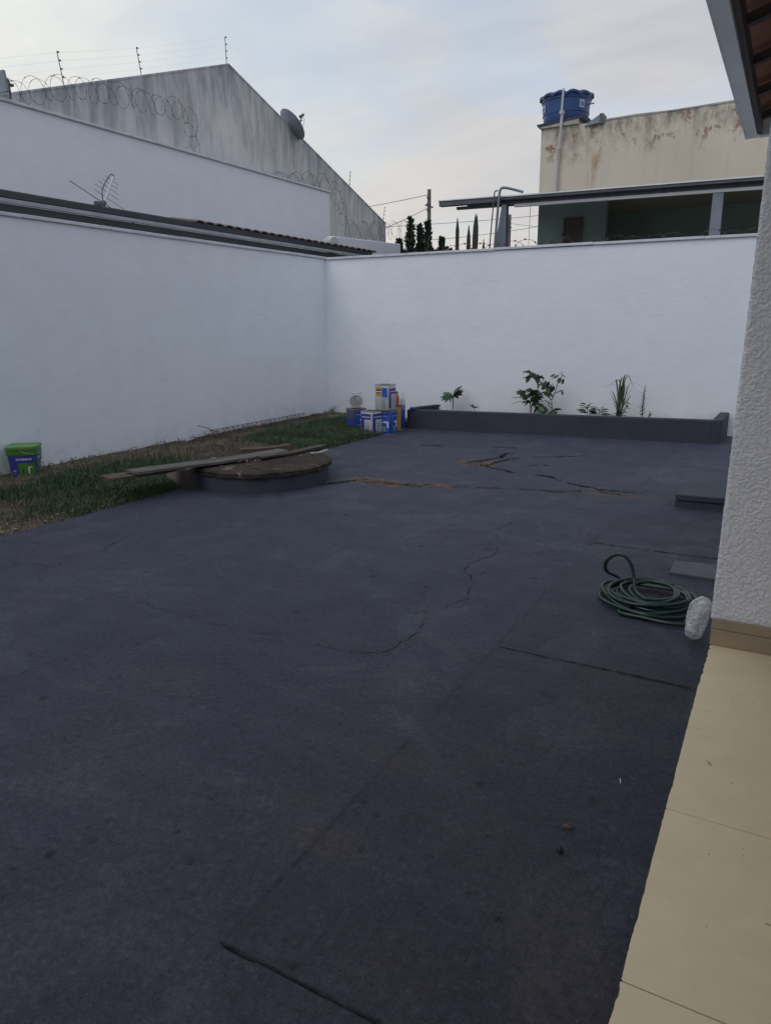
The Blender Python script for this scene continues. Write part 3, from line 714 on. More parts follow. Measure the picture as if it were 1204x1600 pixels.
while yy < 6.75:
    MB().hexa([(-.384,yy-.028,rz(-.384)-.022),(3.4,yy-.028,rz(3.4)-.022),(3.4,yy+.028,rz(3.4)-.022),(-.384,yy+.028,rz(-.384)-.022),
               (-.384,yy-.028,rz(-.384)+.03),(3.4,yy-.028,rz(3.4)+.03),(3.4,yy+.028,rz(3.4)+.03),(-.384,yy+.028,rz(-.384)+.03)]).build('rafter', 'dark_wood', hs)
    yy += .66
for xb in (.10, .46):
    MB().hexa([(xb,-4.2,rz(xb)+.031),(xb+.03,-4.2,rz(xb+.03)+.031),(xb+.03,6.76,rz(xb+.03)+.031),(xb,6.76,rz(xb)+.031),
               (xb,-4.2,rz(xb)+.05),(xb+.03,-4.2,rz(xb+.03)+.05),(xb+.03,6.76,rz(xb+.03)+.05),(xb,6.76,rz(xb)+.05)]).build('batten', 'dark_wood', hs)
def make_tile():
    V = []; F = []; n = 12
    for u in (0., .40):
        for k in range(n+1):
            a = k/n; y = a*.205
            h = .036*math.sin(math.pi*min(a/.55, 1)) if a < .55 else -.012*math.sin(math.pi*(a-.55)/.45)
            for th in (0, .012): V.append((u, y, u*RS+h+th))
    m = 2*(n+1)
    for k in range(n):
        a = 2*k; F += [(a, a+2, a+2+m, a+m), (a+1, a+1+m, a+3+m, a+3), (a, a+1, a+3, a+2), (a+m, a+2+m, a+3+m, a+1+m)]
    me = bpy.data.meshes.new('roof_tile'); me.from_pydata(V, [], F); me.update(); me.materials.append(MATS['clay_tile']); return me
tm = make_tile()
for j in range(38):
    for i in range(3):
        o = bpy.data.objects.new('roof_tile', tm); COL.objects.link(o); o.parent = hs
        x = -.45+i*.36; y = 6.62-j*.208+random.uniform(-.004, .004)
        o.location = Vector((x, y, rz(x)+.066+.012*i+random.uniform(0, .004)))-hs.location
MB().hexa([(-.46,-4.3,rz(-.46)+.19),(3.5,-4.3,rz(3.5)+.19),(3.5,6.84,rz(3.5)+.19),(-.46,6.84,rz(-.46)+.19),
           (-.46,-4.3,rz(-.46)+.21),(3.5,-4.3,rz(3.5)+.21),(3.5,6.84,rz(3.5)+.21),(-.46,6.84,rz(-.46)+.21)]).build('roof_sheet', 'clay_tile', hs)

# ================================================================== NEIGHBOURS ON THE LEFT
nr = thing('neighbour_roof', (-8.8, 8, 2.6), 'low neighbour roof with dark gutter and light strip showing above the left wall', 'roof')
def ybox(x0, x1, z0, z1, y0, y1, name, m, par, **k): return MB().box((x0,y0,z0),(x1,y1,z1)).build(name, m, par, **k)
ybox(-7.36, -7.30, 2.60, 2.785, -2, 12.6, 'fascia_board', 'fascia_dark', nr)
for i in range(5): ybox(-7.31+.002*(i % 2), -7.27, 2.792, 2.836, -2+2.92*i+.004, -2+2.92*(i+1), 'gutter_lip', 'fascia_light', nr, bevel=.004)
ybox(-7.36, -7.29, 2.849, 2.905, -2, 12.6, 'gutter', 'fascia_dark', nr)
MB().hexa([(-7.32,-2,2.908),(-7.32,12.7,2.908),(-10.4,12.7,3.35),(-10.4,-2,3.35),(-7.32,-2,2.925),(-7.32,12.7,2.925),(-10.4,12.7,3.38),(-10.4,-2,3.38)]).build('roof_sheet', 'grey_roof', nr)
etm = None
yy = 7.9
while yy < 12.75:
    if etm is None:
        b = MB(); pr = []
        for u in (0, -.5):
            for k in range(9):
                a = math.pi*k/8; pr.append((u, .09*math.cos(a), .03*math.sin(a)-u*.15)); pr.append((u, .078*math.cos(a), .02*math.sin(a)-u*.15-.004))
        F = []
        for k in range(8):
            a = 2*k; F += [(a, a+2, a+2+18, a+18), (a+1, a+1+18, a+3+18, a+3), (a, a+1, a+3, a+2)]
        b.add(pr, F); o = b.build('roof_tile', 'old_tile', nr); o.data.transform(Matrix.Translation(nr.location)); etm = o.data
    else:
        o = bpy.data.objects.new('roof_tile', etm); COL.objects.link(o); o.parent = nr
    o.location = Vector((-7.29+random.uniform(-.01,.01), yy, 2.926))-nr.location; yy += .2
# tall white wall further left
tw = thing('boundary_wall', (-10.6, 8, 0), 'tall white wall of the neighbour rising above the low roof', 'wall')
MB().box((-10.70,-3,-.08),(-10.5,16.05,4.765)).build('wall_panel', 'white_paint_far', tw)
for i in range(7):
    y0 = -3+(16.05+.02+3)*i/7; y1 = -3+(16.05+.02+3)*(i+1)/7
    MB().box((-10.745,y0+.002,4.768),(-10.455,y1,4.805)).build('coping', 'coping', tw, bevel=.004)
# grey gable
gb = thing('gable_building', (-15, 15.5, 0), 'large grey concrete gable wall streaked with dark mould', 'building')
V = [(-13,-.5,-.08),(-13,23.45,-.08),(-13,23.45,5.04),(-13,15.477,7.847),(-13,-.5,2.23)]
V += [(-13.25,y,z) for _, y, z in V]
MB().add(V, [(0,1,2,3,4),(9,8,7,6,5),(0,5,6,1),(1,6,7,2),(4,9,5,0)]).build('gable_wall', 'gable', gb)
b = MB()
for (ya, za, yb, zb) in ((-.5,2.23,15.477,7.847),(23.45,5.04,15.477,7.847)):
    b.hexa([(-12.985,ya,za),(-12.985,yb,zb),(-25,yb,zb),(-25,ya,za),(-12.985,ya,za+.04),(-12.985,yb,zb+.04),(-25,yb,zb+.04),(-25,ya,za+.04)])
b.build('roof', 'gable', gb)
MB().box((-25,23.2,-.08),(-13.3,23.4,5.0)).build('side_wall', 'gable', gb)
# low pale wall behind the corner with a pipe stub
lo = thing('parapet', (-8.3, 14, 0), 'low pale parapet with a pipe stub behind the corner of the white walls', 'wall')
MB().hexa([(-8.35,12.63,-.08),(-8.2,12.63,-.08),(-8.2,15.5,-.08),(-8.35,15.5,-.08),(-8.35,12.63,3.27),(-8.2,12.63,3.27),(-8.2,15.5,3.38),(-8.35,15.5,3.38)]).build('wall_panel', 'white_paint_far', lo, bevel=.01)
MB().tube([(-8.3,12.55,3.13),(-8.05,12.45,3.13)], .10, 14).build('pipe', 'pvc', lo, smooth=True)

# electric fence: posts with insulators, strands
slp = .3515
def gtop(y): return 7.887-abs(y-15.477)*slp
posts = [(10.60,.58,-.05,'leftmost fence post on the left slope of the grey gable'),
         (12.65,.52,-.05,'fence post halfway up the left slope of the grey gable'),
         (15.50,.62,.0,'tall fence post standing on the peak of the grey gable'),
         (21.17,.50,.06,'thin fence post on the right slope of the gable beyond the dish'),
         (23.38,.50,.1,'thin fence post at the low right end of the gable')]
tops = []
for y, h, le, lab in posts:
    p = thing('fence_post', (-13.08, y, gtop(y)), 'electric '+lab, 'fence post', 'electric fence posts on the gable')
    a = Vector((-13.08,y,gtop(y)-.02)); c = Vector((-13.08,y+le*1.6,gtop(y)+h))
    MB().tube([a, c], .009, 6).build('post', 'wire', p)
    ins = []
    for k in range(4):
        q = a.lerp(c, .28+.235*k); MB().lathe([(.008,-.024),(.015,-.019),(.015,-.006),(.010,0),(.015,.006),(.015,.019),(.008,.024)], q+Vector((0,.028,0)), 8, (0,1,.0)).build('insulator', 'insulator', p)
        ins.append(q+Vector((0,.06,0)))
    tops.append(ins)
strand_names = ['lowest', 'second lowest', 'second highest', 'highest']
for k in range(4):
    pts = [Vector((-13.08, 6.0, gtop(6)+.15+.13*k))]+[t[k] for t in tops]
    tag(MB().tube(pts, .0010, 4).build('fence_wire', 'white_metal', origin=pts[3]), strand_names[k]+' thin wire strand of the electric fence over the gable', 'wire', 'electric fence strands')

def coil(path, R, pitch, flat, seg=22):
    """flat-wrapped razor wire: overlapping loops lying nearly in the plane spanned by `flat` and the vertical"""
    P = spline(path, 12); L_ = [0]; fl_ = Vector(flat); nn = fl_.cross(Vector((0,0,1)))
    for i in range(1, len(P)): L_.append(L_[-1]+(P[i]-P[i-1]).length)
    tot = L_[-1]; n = int(tot/pitch*seg); out = []; j = 0
    for i in range(n+1):
        s = tot*i/n
        while j < len(L_)-2 and L_[j+1] < s: j += 1
        f = (s-L_[j])/max(L_[j+1]-L_[j], 1e-6); p = P[j].lerp(P[j+1], f)
        a = -2*math.pi*s/pitch; Rj = R*(1+.13*math.sin(a*.37+1)+.07*math.sin(a*.83))
        out.append(p+(fl_*math.cos(a)*.85+Vector((0,0,1))*math.sin(a))*Rj + nn*(.07*math.sin(a*.5+.6)))
    return out
def razor(path, R, pitch, r, label, flat=(0,1,0)):
    P = coil(path, R, pitch, flat); b = MB().tube(P, r, 4)
    o = b.build('razor_wire', 'wire_dark', origin=path[len(path)//2])
    bb = MB()
    for i in range(0, len(P)-1, 3):
        t = (P[i+1]-P[i]).normalized(); s = t.cross(Vector((.2,.9,.4))).normalized()
        bb.hexa([P[i]-t*.018-s*.013, P[i]+t*.018-s*.013, P[i]+t*.018-s*.010, P[i]-t*.018-s*.010, P[i]-t*.012+s*.010, P[i]+t*.012+s*.010, P[i]+t*.012+s*.013, P[i]-t*.012+s*.013])
    q = bb.build('barb', 'wire', o); q['kind'] = 'stuff'
    return tag(o, label, 'razor wire', 'razor wire coils')
razor([(-12.7,7.6,5.30),(-12.7,8.92,5.57),(-12.7,9.71,5.82),(-12.7,10.28,5.99),(-12.7,11.28,6.16),(-12.7,12.38,6.24),(-12.7,13.38,6.30),(-12.7,13.66,6.05),(-12.7,13.69,5.5),(-12.7,13.7,4.9)], .21, .26, .0036,
      'razor wire coil running up the left gable slope and hanging down over it')
razor([(-12.7,16.2,5.25),(-12.7,16.92,5.35),(-12.7,17.97,5.5),(-12.7,18.94,5.62),(-12.7,19.8,5.5),(-12.7,20.14,4.93),(-12.7,20.4,4.55),(-12.7,21.5,4.6),(-12.7,22.8,4.75),(-12.7,24.0,4.9),(-12.7,25.2,5.05)], .27, .36, .0052,
      'razor wire coil sagging below the right gable slope behind the white wall end')
razor([(-5.2,11.15,2.62),(-3.6,11.2,2.60),(-2.2,11.3,2.58),(-.6,11.35,2.58),(1.6,11.45,2.58)], .17, .26, .0034,
      'razor wire coil peeking over the top of the back wall under the canopy', (1,0,0))

# satellite dish
dh = thing('satellite_dish', (-13.06, 18.5, 6.78), 'round grey satellite dish mounted on the right gable slope', 'satellite dish')
dc = Vector((-12.99,18.05,7.06)); ax = Vector((.383,.657,.645)).normalized()
prof = [(.02,0),(.15,.012),(.28,.042),(.38,.080),(.45,.115),(.46,.118),(.455,.124),(.38,.088),(.28,.05),(.15,.02),(.02,.008)]
MB().lathe(prof, dc-ax*.1, 36, ax).build('reflector', 'dish_metal', dh, smooth=True)
MB().tube([(-13.1,18.62,6.70),(-13.1,18.62,7.32),(-13.1,18.70,7.32)], .018, 8).build('mast', 'wire', dh)
MB().tube([dc-ax*.08, Vector((-13.1,18.45,7.02)), Vector((-13.1,18.62,7.02))], .022, 8).build('bracket', 'wire', dh)
tip = dc+ax*.42; lowp = dc+Vector((-.05,.26,-.24))
MB().tube([lowp, tip], .013, 6).build('arm', 'wire', dh)
MB().lathe([(.02,-.07),(.035,-.06),(.035,.03),(.055,.06),(.055,.075)], tip, 12, -ax).build('receiver', 'dark_metal', dh)
MB().tube(spline([tip, tip+Vector((0,.10,-.12)), lowp+Vector((0,.16,.02)), lowp], 6), .006, 5).build('cable', 'wire_dark', dh)

# flat panel antenna at the left end of the tall wall
fl = thing('panel_antenna', (-10.4, 7.46, 4.805), 'small flat grey panel on a bracket at the far left above the tall white wall', 'antenna')
MB().tube([(-10.4,7.47,4.80),(-10.4,7.47,5.05)], .016, 8).build('post', 'dark_metal', fl)
MB().hexa([(-10.52,7.36,4.86),(-10.30,7.36,4.86),(-10.30,7.40,4.86),(-10.52,7.40,4.86),(-10.52,7.33,5.13),(-10.30,7.33,5.13),(-10.30,7.37,5.13),(-10.52,7.37,5.13)]).build('panel', 'dish_metal', fl, bevel=.006)
MB().hexa([(-10.46,7.40,4.88),(-10.36,7.40,4.88),(-10.36,7.46,4.88),(-10.46,7.46,4.88),(-10.46,7.38,5.06),(-10.36,7.38,5.06),(-10.36,7.45,5.05),(-10.46,7.45,5.05)]).build('housing', 'dark_metal', fl, bevel=.006)
MB().box((-10.43,7.46,4.97),(-10.37,7.53,5.0)).build('bracket', 'dark_metal', fl)

# television antenna on the low roof
an = thing('television_antenna', (-7.42, 6.34, 2.9), 'slim aerial with thin cross rods standing on the low roof edge', 'antenna')
A0 = Vector((-7.42,6.35,2.90)); A1 = Vector((-7.42,6.585,3.305)); dv = A1-A0
MB().beam(A0+dv*.22, A1, .026, .026, (1,0,0)).build('boom', 'aluminium', an, bevel=.003)
MB().beam(A0-dv*.04, A0+dv*.26, .05, .04, (1,0,0)).build('clamp', 'dark_metal', an, bevel=.006)
MB().box((-7.45,6.27,2.94),(-7.40,6.35,2.99)).build('junction_box', 'dark_metal', an, bevel=.006)
MB().tube(spline([A0+dv*.25+Vector((0,-.02,0)), A0+dv*.5+Vector((0,-.075,.02)), A0+dv*.8+Vector((0,-.06,.03)), A1+Vector((0,-.035,.02)), A1+Vector((0,.0,.015)), A1+Vector((0,.012,-.03))], 8), .006, 6).build('cable', 'wire_dark', an, smooth=True)
rd = Vector((.10,.86,-.40)).normalized()
for f, l0, l1, r in [(.20,.46,.56,.005),(.38,.16,.26,.003),(.52,.18,.15,.003),(.65,.14,.13,.003),(.77,.11,.10,.003),(.88,.09,.09,.003)]:
    c = A0+dv*f; MB().tube([c-rd*l0, c+rd*l1], r, 6).build('rod', 'wire', an)

# ================================================================== NEIGHBOUR AT THE BACK
nb = thing('neighbour_house', (-1, 20, 0), 'beige house with stained peeling plaster behind the back wall', 'house')
MB().box((-5.74,18,4.36),(7,26,6.0)).build('upper_wall', 'beige', nb)
MB().box((-5.735,18.012,-.08),(-4.1,18.2,4.356)).box((-5.735,18.205,-.08),(-5.55,25.98,4.356)).box((-5.545,20.5,-.08),(7,20.7,4.356)).build('lower_wall', 'green_paint', nb)  # right of the pier the wall is set back, a recess made to go dark
MB().box((4.82,18.02,-.08),(7,20.48,4.356)).build('lower_wall', 'green_paint', nb)
b = MB(); seg = 16
for i in range(seg):
    x0 = -4.25+11.25*i/seg; x1 = -4.25+11.25*(i+1)/seg; h0 = 6.03+.012*math.sin(i*2.1); h1 = 6.03+.012*math.sin((i+1)*2.1)
    b.hexa([(x0,17.985,6.0),(x1,17.985,6.0),(x1,18.2,6.0),(x0,18.2,6.0),(x0,17.985,h0),(x1,17.985,h1),(x1,18.2,h1),(x0,18.2,h0)])
b.build('parapet_cap', 'pvc_dirty', nb)
MB().hexa([(-4.72,17.96,5.93),(-4.37,17.9,5.95),(-4.37,18.25,5.95),(-4.72,18.25,5.93),(-4.70,17.96,5.96),(-4.37,17.9,6.12),(-4.37,18.25,6.12),(-4.70,18.25,5.98)]).build('waterspout', 'steel', nb)
MB().box((-4.372,17.89,5.93),(-4.29,18.25,6.135)).build('waterspout', 'dark_metal', nb)
MB().hexa([(-5.80,17.93,6.03),(-4.75,17.93,6.11),(-4.75,18.9,6.11),(-5.80,18.9,6.03),(-5.84,17.90,6.09),(-4.70,17.90,6.17),(-4.70,18.9,6.17),(-5.84,18.9,6.09)]).build('tank_slab', 'dark_metal', nb)
MB().hexa([(-5.745,17.92,6.003),(-4.85,17.92,6.003),(-4.85,18.9,6.003),(-5.745,18.9,6.003),(-5.745,17.92,6.028),(-4.85,17.92,6.098),(-4.85,18.9,6.098),(-5.745,18.9,6.028)]).build('tank_ledge', 'pvc_dirty', nb)
dn = MB().tube([(-5.283,17.92,4.45),(-5.27,17.92,5.55)], .028, 10).build('downpipe', 'pvc_dirty', nb, smooth=True)
MB().tube([(-5.268,17.91,5.50),(-5.222,17.86,6.28)], .034, 10).build('downpipe', 'pvc', nb, smooth=True)
MB().tube([(-5.222,17.80,6.22),(-5.20,17.80,6.74)], .024, 10).build('downpipe', 'pvc', nb, smooth=True)
MB().lathe([(.04,-.03),(.06,-.02),(.06,.02),(.04,.03)], (-5.23,17.87,6.27), 12, (0,1,0)).build('pipe_joint', 'pvc', nb)
MB().tube([(-5.74,18.1,4.62),(-6.05,18.0,4.58)], .014, 8).build('pipe_stub', 'dark_metal', nb)
MB().tube([(-5.95,18.05,4.6),(-6.05,18.3,3.4)], .006, 5).build('cable', 'wire', nb)
g = MB().box((-5.10,17.985,1.6),(-5.05,18.01,4.0)).box((-4.68,17.985,1.6),(-4.63,18.01,4.0)).box((-5.05,17.985,3.95),(-4.68,18.01,4.0)).build('gate_frame', 'iron_bar', nb)
for i in range(4):
    x = -5.02+i*.088; MB().box((x,17.975,1.6),(x+.055,17.984,3.948)).build('gate_slat', 'iron_bar', g)
MB().box((-5.12,17.96,3.55),(-5.04,17.974,3.66)).build('lock', 'dark_metal', g)

# water tank
wt = thing('water_tank', (-5.33, 18.55, 6.14), 'round blue plastic water tank on the flat roof of the beige house', 'water tank')
TC = Vector((-5.33,18.55,6.14))
def prof_tank(): return [(.02,0),(.50,.0),(.515,.02),(.525,.16),(.53,.20),(.545,.205),(.545,.225),(.535,.23),(.55,.45),(.555,.485),(.575,.49),(.575,.515),(.565,.52),(.575,.56),(.60,.57),(.61,.575),(.61,.58),(.02,.585)]
MB().lathe(prof_tank(), TC, 48).build('body', 'tank_blue', wt, smooth=True)
def lidp():
    V = []; F = []; n = 96
    rings = [(.622,.565),(.63,.61),(.56,.635),(.40,.66),(.2,.68),(.04,.69)]
    for r, z in rings:
        for k in range(n):
            a = 2*math.pi*k/n; w = max(0, abs(math.cos(6*a)))**.7
            V.append(TC+Vector((r*math.cos(a), r*math.sin(a), z-.05+(.06*w*min(1, max(0, (.64-r)*0+1)) if r < .625 and r > .3 else (.055*w if r >= .625 else .03*w)))))
    for i in range(len(rings)-1):
        for k in range(n): F.append((i*n+k, i*n+(k+1) % n, (i+1)*n+(k+1) % n, (i+1)*n+k))
    F.append(tuple(range((len(rings)-1)*n, len(rings)*n)))
    MB().add(V, F).build('lid', 'tank_lid', wt, smooth=True)
lidp()
def curved_label(a0, a1, z0, z1, r, m, name, par):
    V = []; F = []; n = 8
    for k in range(n+1):
        a = a0+(a1-a0)*k/n
        for z in (z0, z1): V.append(TC+Vector(((r+.02*(z-.2))*math.cos(a), (r+.02*(z-.2))*math.sin(a), z)))
    for k in range(n): F.append((2*k, 2*k+2, 2*k+3, 2*k+1))
    return MB().add(V, F).build(name, m, par)
cs = curved_label(rad(198), rad(226), .26, .42, .551, 'sticker', 'label', wt)
for k in range(3): curved_label(rad(203+k*7), rad(207+k*7), .31, .37, .556, 'label_blue', 'print', cs)
cs = curved_label(rad(318), rad(334), .27, .44, .551, 'sticker', 'label', wt)
for k in range(2): curved_label(rad(322+k*5), rad(325+k*5), .31, .39, .556, 'label_blue', 'print', cs)
MB().tube([TC+Vector((.5,-.22,.33)), TC+Vector((.72,-.27,.33))], .014, 8).build('outlet', 'dark_metal', wt)

# canopy
cp = thing('canopy', (-1, 15, 0), 'long metal canopy on steel columns in front of the beige house', 'canopy')
def cz(x): return 3.905-(x+6.4)*.0192
def xbar(x0, x1, y0, y1, d0, d1, name, m, par=cp, rise=0., **k):
    return MB().hexa([(x0,y0,cz(x0)+d0),(x1,y0,cz(x1)+d0),(x1,y1,cz(x1)+d0+rise),(x0,y1,cz(x0)+d0+rise),(x0,y0,cz(x0)+d1),(x1,y0,cz(x1)+d1),(x1,y1,cz(x1)+d1+rise),(x0,y1,cz(x0)+d1+rise)]).build(name, m, par, **k)
xbar(-6.4, -5.12, 13.72, 13.86, -.095, -.005, 'gutter', 'dark_metal', bevel=.006)
xbar(-6.41, -5.12, 13.70, 13.88, -.004, .012, 'gutter_rim', 'white_metal')
for x0, x1 in ((-5.118,-2.2),(-2.198,1.0),(1.002,4.6)):
    xbar(x0, x1, 13.72, 13.86, -.068, -.018, 'gutter', 'dark_metal', bevel=.006); xbar(x0, x1, 13.70, 13.87, -.0175, .006, 'gutter_rim', 'white_metal')
xbar(-5.118, 4.6, 13.88, 13.95, -.125, -.03, 'purlin', 'dark_metal')
xbar(-6.1, -4.9, 13.90, 13.98, -.150, -.10, 'purlin', 'dark_metal'); xbar(-4.898, 4.6, 13.87, 13.96, -.178, -.128, 'purlin', 'white_metal')
for i in range(11):
    x0 = -6.38+i; xbar(x0+.002, min(x0+1, 4.6), 13.88+.004*(i % 2), 17.98, .0+.004*(i % 2), .012+.004*(i % 2), 'roof_sheet', 'roof_underside', rise=.5)
for yb in (14.9, 15.9, 16.9): xbar(-6.3, 4.6, yb, yb+.06, -.06+.122*(yb-13.88), -.004+.122*(yb-13.88), 'purlin', 'roof_underside')
MB().box((-5.25,13.8,-.08),(-5.02,13.95,2.90)).hexa([(-5.25,13.8,2.90),(-5.02,13.8,2.90),(-5.02,13.95,2.90),(-5.25,13.95,2.90),(-5.12,13.8,cz(-5.1)-.13),(-5.03,13.8,cz(-5.1)-.13),(-5.03,13.95,cz(-5.1)-.13),(-5.12,13.95,cz(-5.1)-.13)]).build('column', 'steel', cp, bevel=.004)
MB().hexa([(-1.46,13.87,-.08),(-1.24,13.87,-.08),(-1.24,14.0,-.08),(-1.46,14.0,-.08),(-1.432,13.87,cz(-1.3)-.18),(-1.262,13.87,cz(-1.3)-.18),(-1.262,14.0,cz(-1.3)-.18),(-1.432,14.0,cz(-1.3)-.18)]).build('column', 'steel', cp, bevel=.006)
MB().box((4.62,13.8,-.08),(4.8,17.99,4.2)).build('side_wall', 'green_paint', cp)  # unseen end wall, added to darken the space under the canopy
def pipe(pts, r, n=6): return MB().tube(spline(pts, n), r, 10)
pipe([(-5.20,13.62,2.4),(-5.155,13.62,3.2),(-5.11,13.62,3.85),(-5.08,13.62,3.99),(-5.03,13.64,4.01),(-4.95,13.68,4.0),(-4.7,13.8,3.93)], .024).build('drain_pipe', 'steel', cp, smooth=True)
pipe([(-5.30,13.60,2.4),(-5.25,13.60,3.2),(-5.20,13.60,3.86),(-5.185,13.60,3.95),(-5.13,13.61,3.97)], .012).build('drain_pipe', 'dark_metal', cp, smooth=True)

# ---- poles, wires, trees and cacti beyond
def upole(x, y, h, r, label, arm=None):
    p = thing('utility_pole', (x, y, 0), label, 'pole', 'utility poles beyond the back wall')
    MB().tube([(x,y,-.05),(x,y,h)], [r*1.25, r], 10).build('shaft', 'pole_concrete', p, smooth=True)
    for k in range(3):
        MB().lathe([(.03,-.05),(.06,-.03),(.06,.03),(.03,.05)], (x+.0, y-r-.05, h-.35-.28*k), 8, (0,1,0)).build('insulator', 'pole_concrete', p)
    MB().box((x-.02,y-.4,h-.75),(x+.02,y+.4,h-.69)).build('bracket', 'dark_metal', p)
upole(-15.42, 32, 7.66, .085, 'tall concrete utility pole rising behind the small conifers')
upole(-16.15, 45, 8.2, .10, 'farther utility pole seen beside the left canopy column')
def wire(a, b, sag, label, r=.012):
    a = Vector(a); b = Vector(b); n = 14
    pts = [a.lerp(b, i/n)-Vector((0,0,sag*4*(i/n)*(1-i/n))) for i in range(n+1)]
    tag(MB().tube(pts, r, 5).build('power_line', 'wire_dark', origin=tuple(a)), label, 'power line', 'power lines beyond the back wall')
wire((-15.45,31.9,7.42), (-26,30,6.9), .25, 'uppermost power line running left from the tall utility pole')
wire((-15.45,31.9,6.85), (-21,31,5.3), .2, 'slanting power line running down left from the tall utility pole')
wire((-19,28,5.75), (-9,36,6.75), .12, 'upper power line passing between the conifers and the canopy', .010)
wire((-15.4,31.9,5.45), (-10,36,6.35), .10, 'lower power line passing behind the tall cacti', .010)
wire((-16.1,44.9,7.7), (-10.5,44,7.4), .3, 'thin power line running right from the farther utility pole', .010)

def foliage(b, c, rx, rz_, n, s, cone=True, seed=1):
    r = random.Random(seed)
    for _ in range(n):
        t = r.random(); z = t*rz_; a_ = r.uniform(0, 6.283); lim = (rx*(1.03-t)**.8*(.6+.8*r.random())*(.85+.35*math.sin(t*27+seed*2+a_*2)) if cone else rx*math.sqrt(max(0, 1-(2*t-1)**2))*(.6+.5*r.random()))
        a = a_; q = math.sqrt(r.random()); p = Vector(c)+Vector((lim*q*math.cos(a), lim*q*math.sin(a), z))
        d = Vector((math.cos(a)*.6+r.gauss(0,.4), math.sin(a)*.6+r.gauss(0,.4), .9+r.gauss(0,.3))).normalized(); sd = d.cross(Vector((r.random(), r.random(), r.random()+.1))).normalized()
        L_ = s*(.6+.8*r.random()); w = L_*.32
        b.add([p-sd*w*.4, p+d*L_*.5-sd*w, p+d*L_, p+d*L_*.5+sd*w], [(0,1,2,3)])
def conifer(x, y, z0, h, rx, seed, label):
    p = thing('conifer', (x, y, 0), label, 'tree', 'small conifers behind the back wall')
    MB().tube([(x,y,-.05),(x,y,z0+h*.8)], [.07,.02], 6).build('trunk', 'bark', p)
    b = MB(); foliage(b, (x,y,z0), rx, h, 1300, .13, True, seed); b.build('crown', 'conifer', p)
conifer(-12.32, 24, 3.1, 2.12, .30, 1, 'tallest pointed dark conifer left of the utility pole')
conifer(-11.92, 24, 3.1, 1.85, .21, 2, 'slim dark conifer just left of the utility pole')
conifer(-11.62, 24, 3.1, 1.95, .21, 3, 'slim dark conifer rising directly in front of the utility pole')
conifer(-11.08, 24, 3.1, 1.38, .2, 4, 'short dark conifer just right of the utility pole')
conifer(-12.75, 24, 3.1, 1.42, .24, 5, 'lowest dark conifer at the left end of the conifer row')
b = MB()
hd = thing('hedge', (-11, 23, 0), 'low dark bushy mass on the back wall line below the conifers', 'shrub')
for i in range(7):
    foliage(b, (-12.6+i*.42, 23.0+.1*(i % 2), 3.42),   .38, .52+.12*math.sin(i*1.7), 240, .12, False, 40+i)
b.build('crown', 'shrub', hd)
b = MB()
for i in range(4): b.tube([(-12.4+i*.75,23,-.05),(-12.4+i*.75,23,3.9)], [.06,.03], 6)
b.build('trunk', 'bark', hd)
def cactus(cols, label):
    x0 = cols[0][0]; p = thing('cactus', (x0, cols[0][1], 0), label, 'cactus', 'column cacti behind the back wall')
    for x, y, top, r, le in cols:
        prof = []
        n = 16; hh = top
        b = MB(); rings = []
        for i in range(n+1):
            t = i/n; z = hh*t; rr_ = r*(1 if t < .86 else math.sqrt(max(.02, 1-((t-.86)/.14)**2)))*(.92+.12*math.sin(t*23+x*7))
            for k in range(14):
                a = 2*math.pi*k/14; q = rr_*(1 if k % 2 else .74); b.v.append((x+le*t+q*math.cos(a), y+q*math.sin(a), z))
        for i in range(n):
            for k in range(14):
                a = i*14+k; c = i*14+(k+1) % 14; b.f.append((a, c, c+14, a+14))
        b.f.append(tuple(range(n*14, n*14+14)))
        b.build('column', 'cactus', p)
cactus([(-5.68,13.0,3.46,.044,.0)], 'single tall thin column cactus standing apart at the left')
cactus([(-5.48,13.0,3.32,.042,.03),(-5.42,13.05,3.52,.046,.08),(-5.39,12.95,3.48,.042,.12)], 'cluster of three tall column cacti near the canopy column')
cactus([(-5.22,13.0,3.06,.042,.07)], 'short leaning column cactus closest to the canopy column')
# dead stalks between
st = thing('dry_stalk', (-6.3,13,0), 'bare thin stalk poking up left of the cacti', 'stalk')
MB().tube(spline([(-6.3,13,0),(-6.3,13,2.6),(-6.27,13,3.18)], 4), .006, 5).build('stem', 'stem', st)
for k in range(5): MB().tube([(-6.29,13,2.85+.06*k),(-6.29+(-1)**k*.07,13,2.92+.06*k)], .004, 4).build('twig', 'stem', st)

# ================================================================== THINGS IN THE YARD
# ---- round concrete pit cover
DC = Vector((-4.60,5.64,0)); DR = .70
pit = thing('pit_cover', tuple(DC), 'round raised concrete pit cover with dark grey painted side', 'pit cover')
def wobf(k, amp): return lambda a, z: 1+amp*(.5*math.sin(a*3+k)+.3*math.sin(a*7+2*k)+.25*math.sin(a*17+k)+.2*math.sin(a*31))
MB().lathe([(.1,-.05),(DR*.972,-.05),(DR*.972,.10),(DR*.962,.155),(.1,.158)], DC, 72, wob=wobf(1, .006)).build('ring', 'curb_paint', pit, smooth=True)
nA, nR = 110, 26; V = []; F = []; rl = random.Random(9)
aa = np.linspace(0, 2*np.pi, nA, endpoint=False)
edge = DR*(1.012+.010*np.sin(aa*5)+.010*np.sin(aa*13+1)+.016*(vn(aa*3, aa*0, 4, 3)-.5))
for i in range(nR+1):
    f = i/nR
    for k in range(nA):
        rr_ = edge[k]*f; x = DC.x+rr_*math.cos(aa[k]); y = DC.y+rr_*math.sin(aa[k])
        z = .208+.010*(float(fbm(np.array(x), np.array(y), 6, 3))-.5)*2+.012*(float(vn(np.array(x), np.array(y), 26, 5))-.5)-(.014 if i == nR else 0)
        V.append((x, y, z))
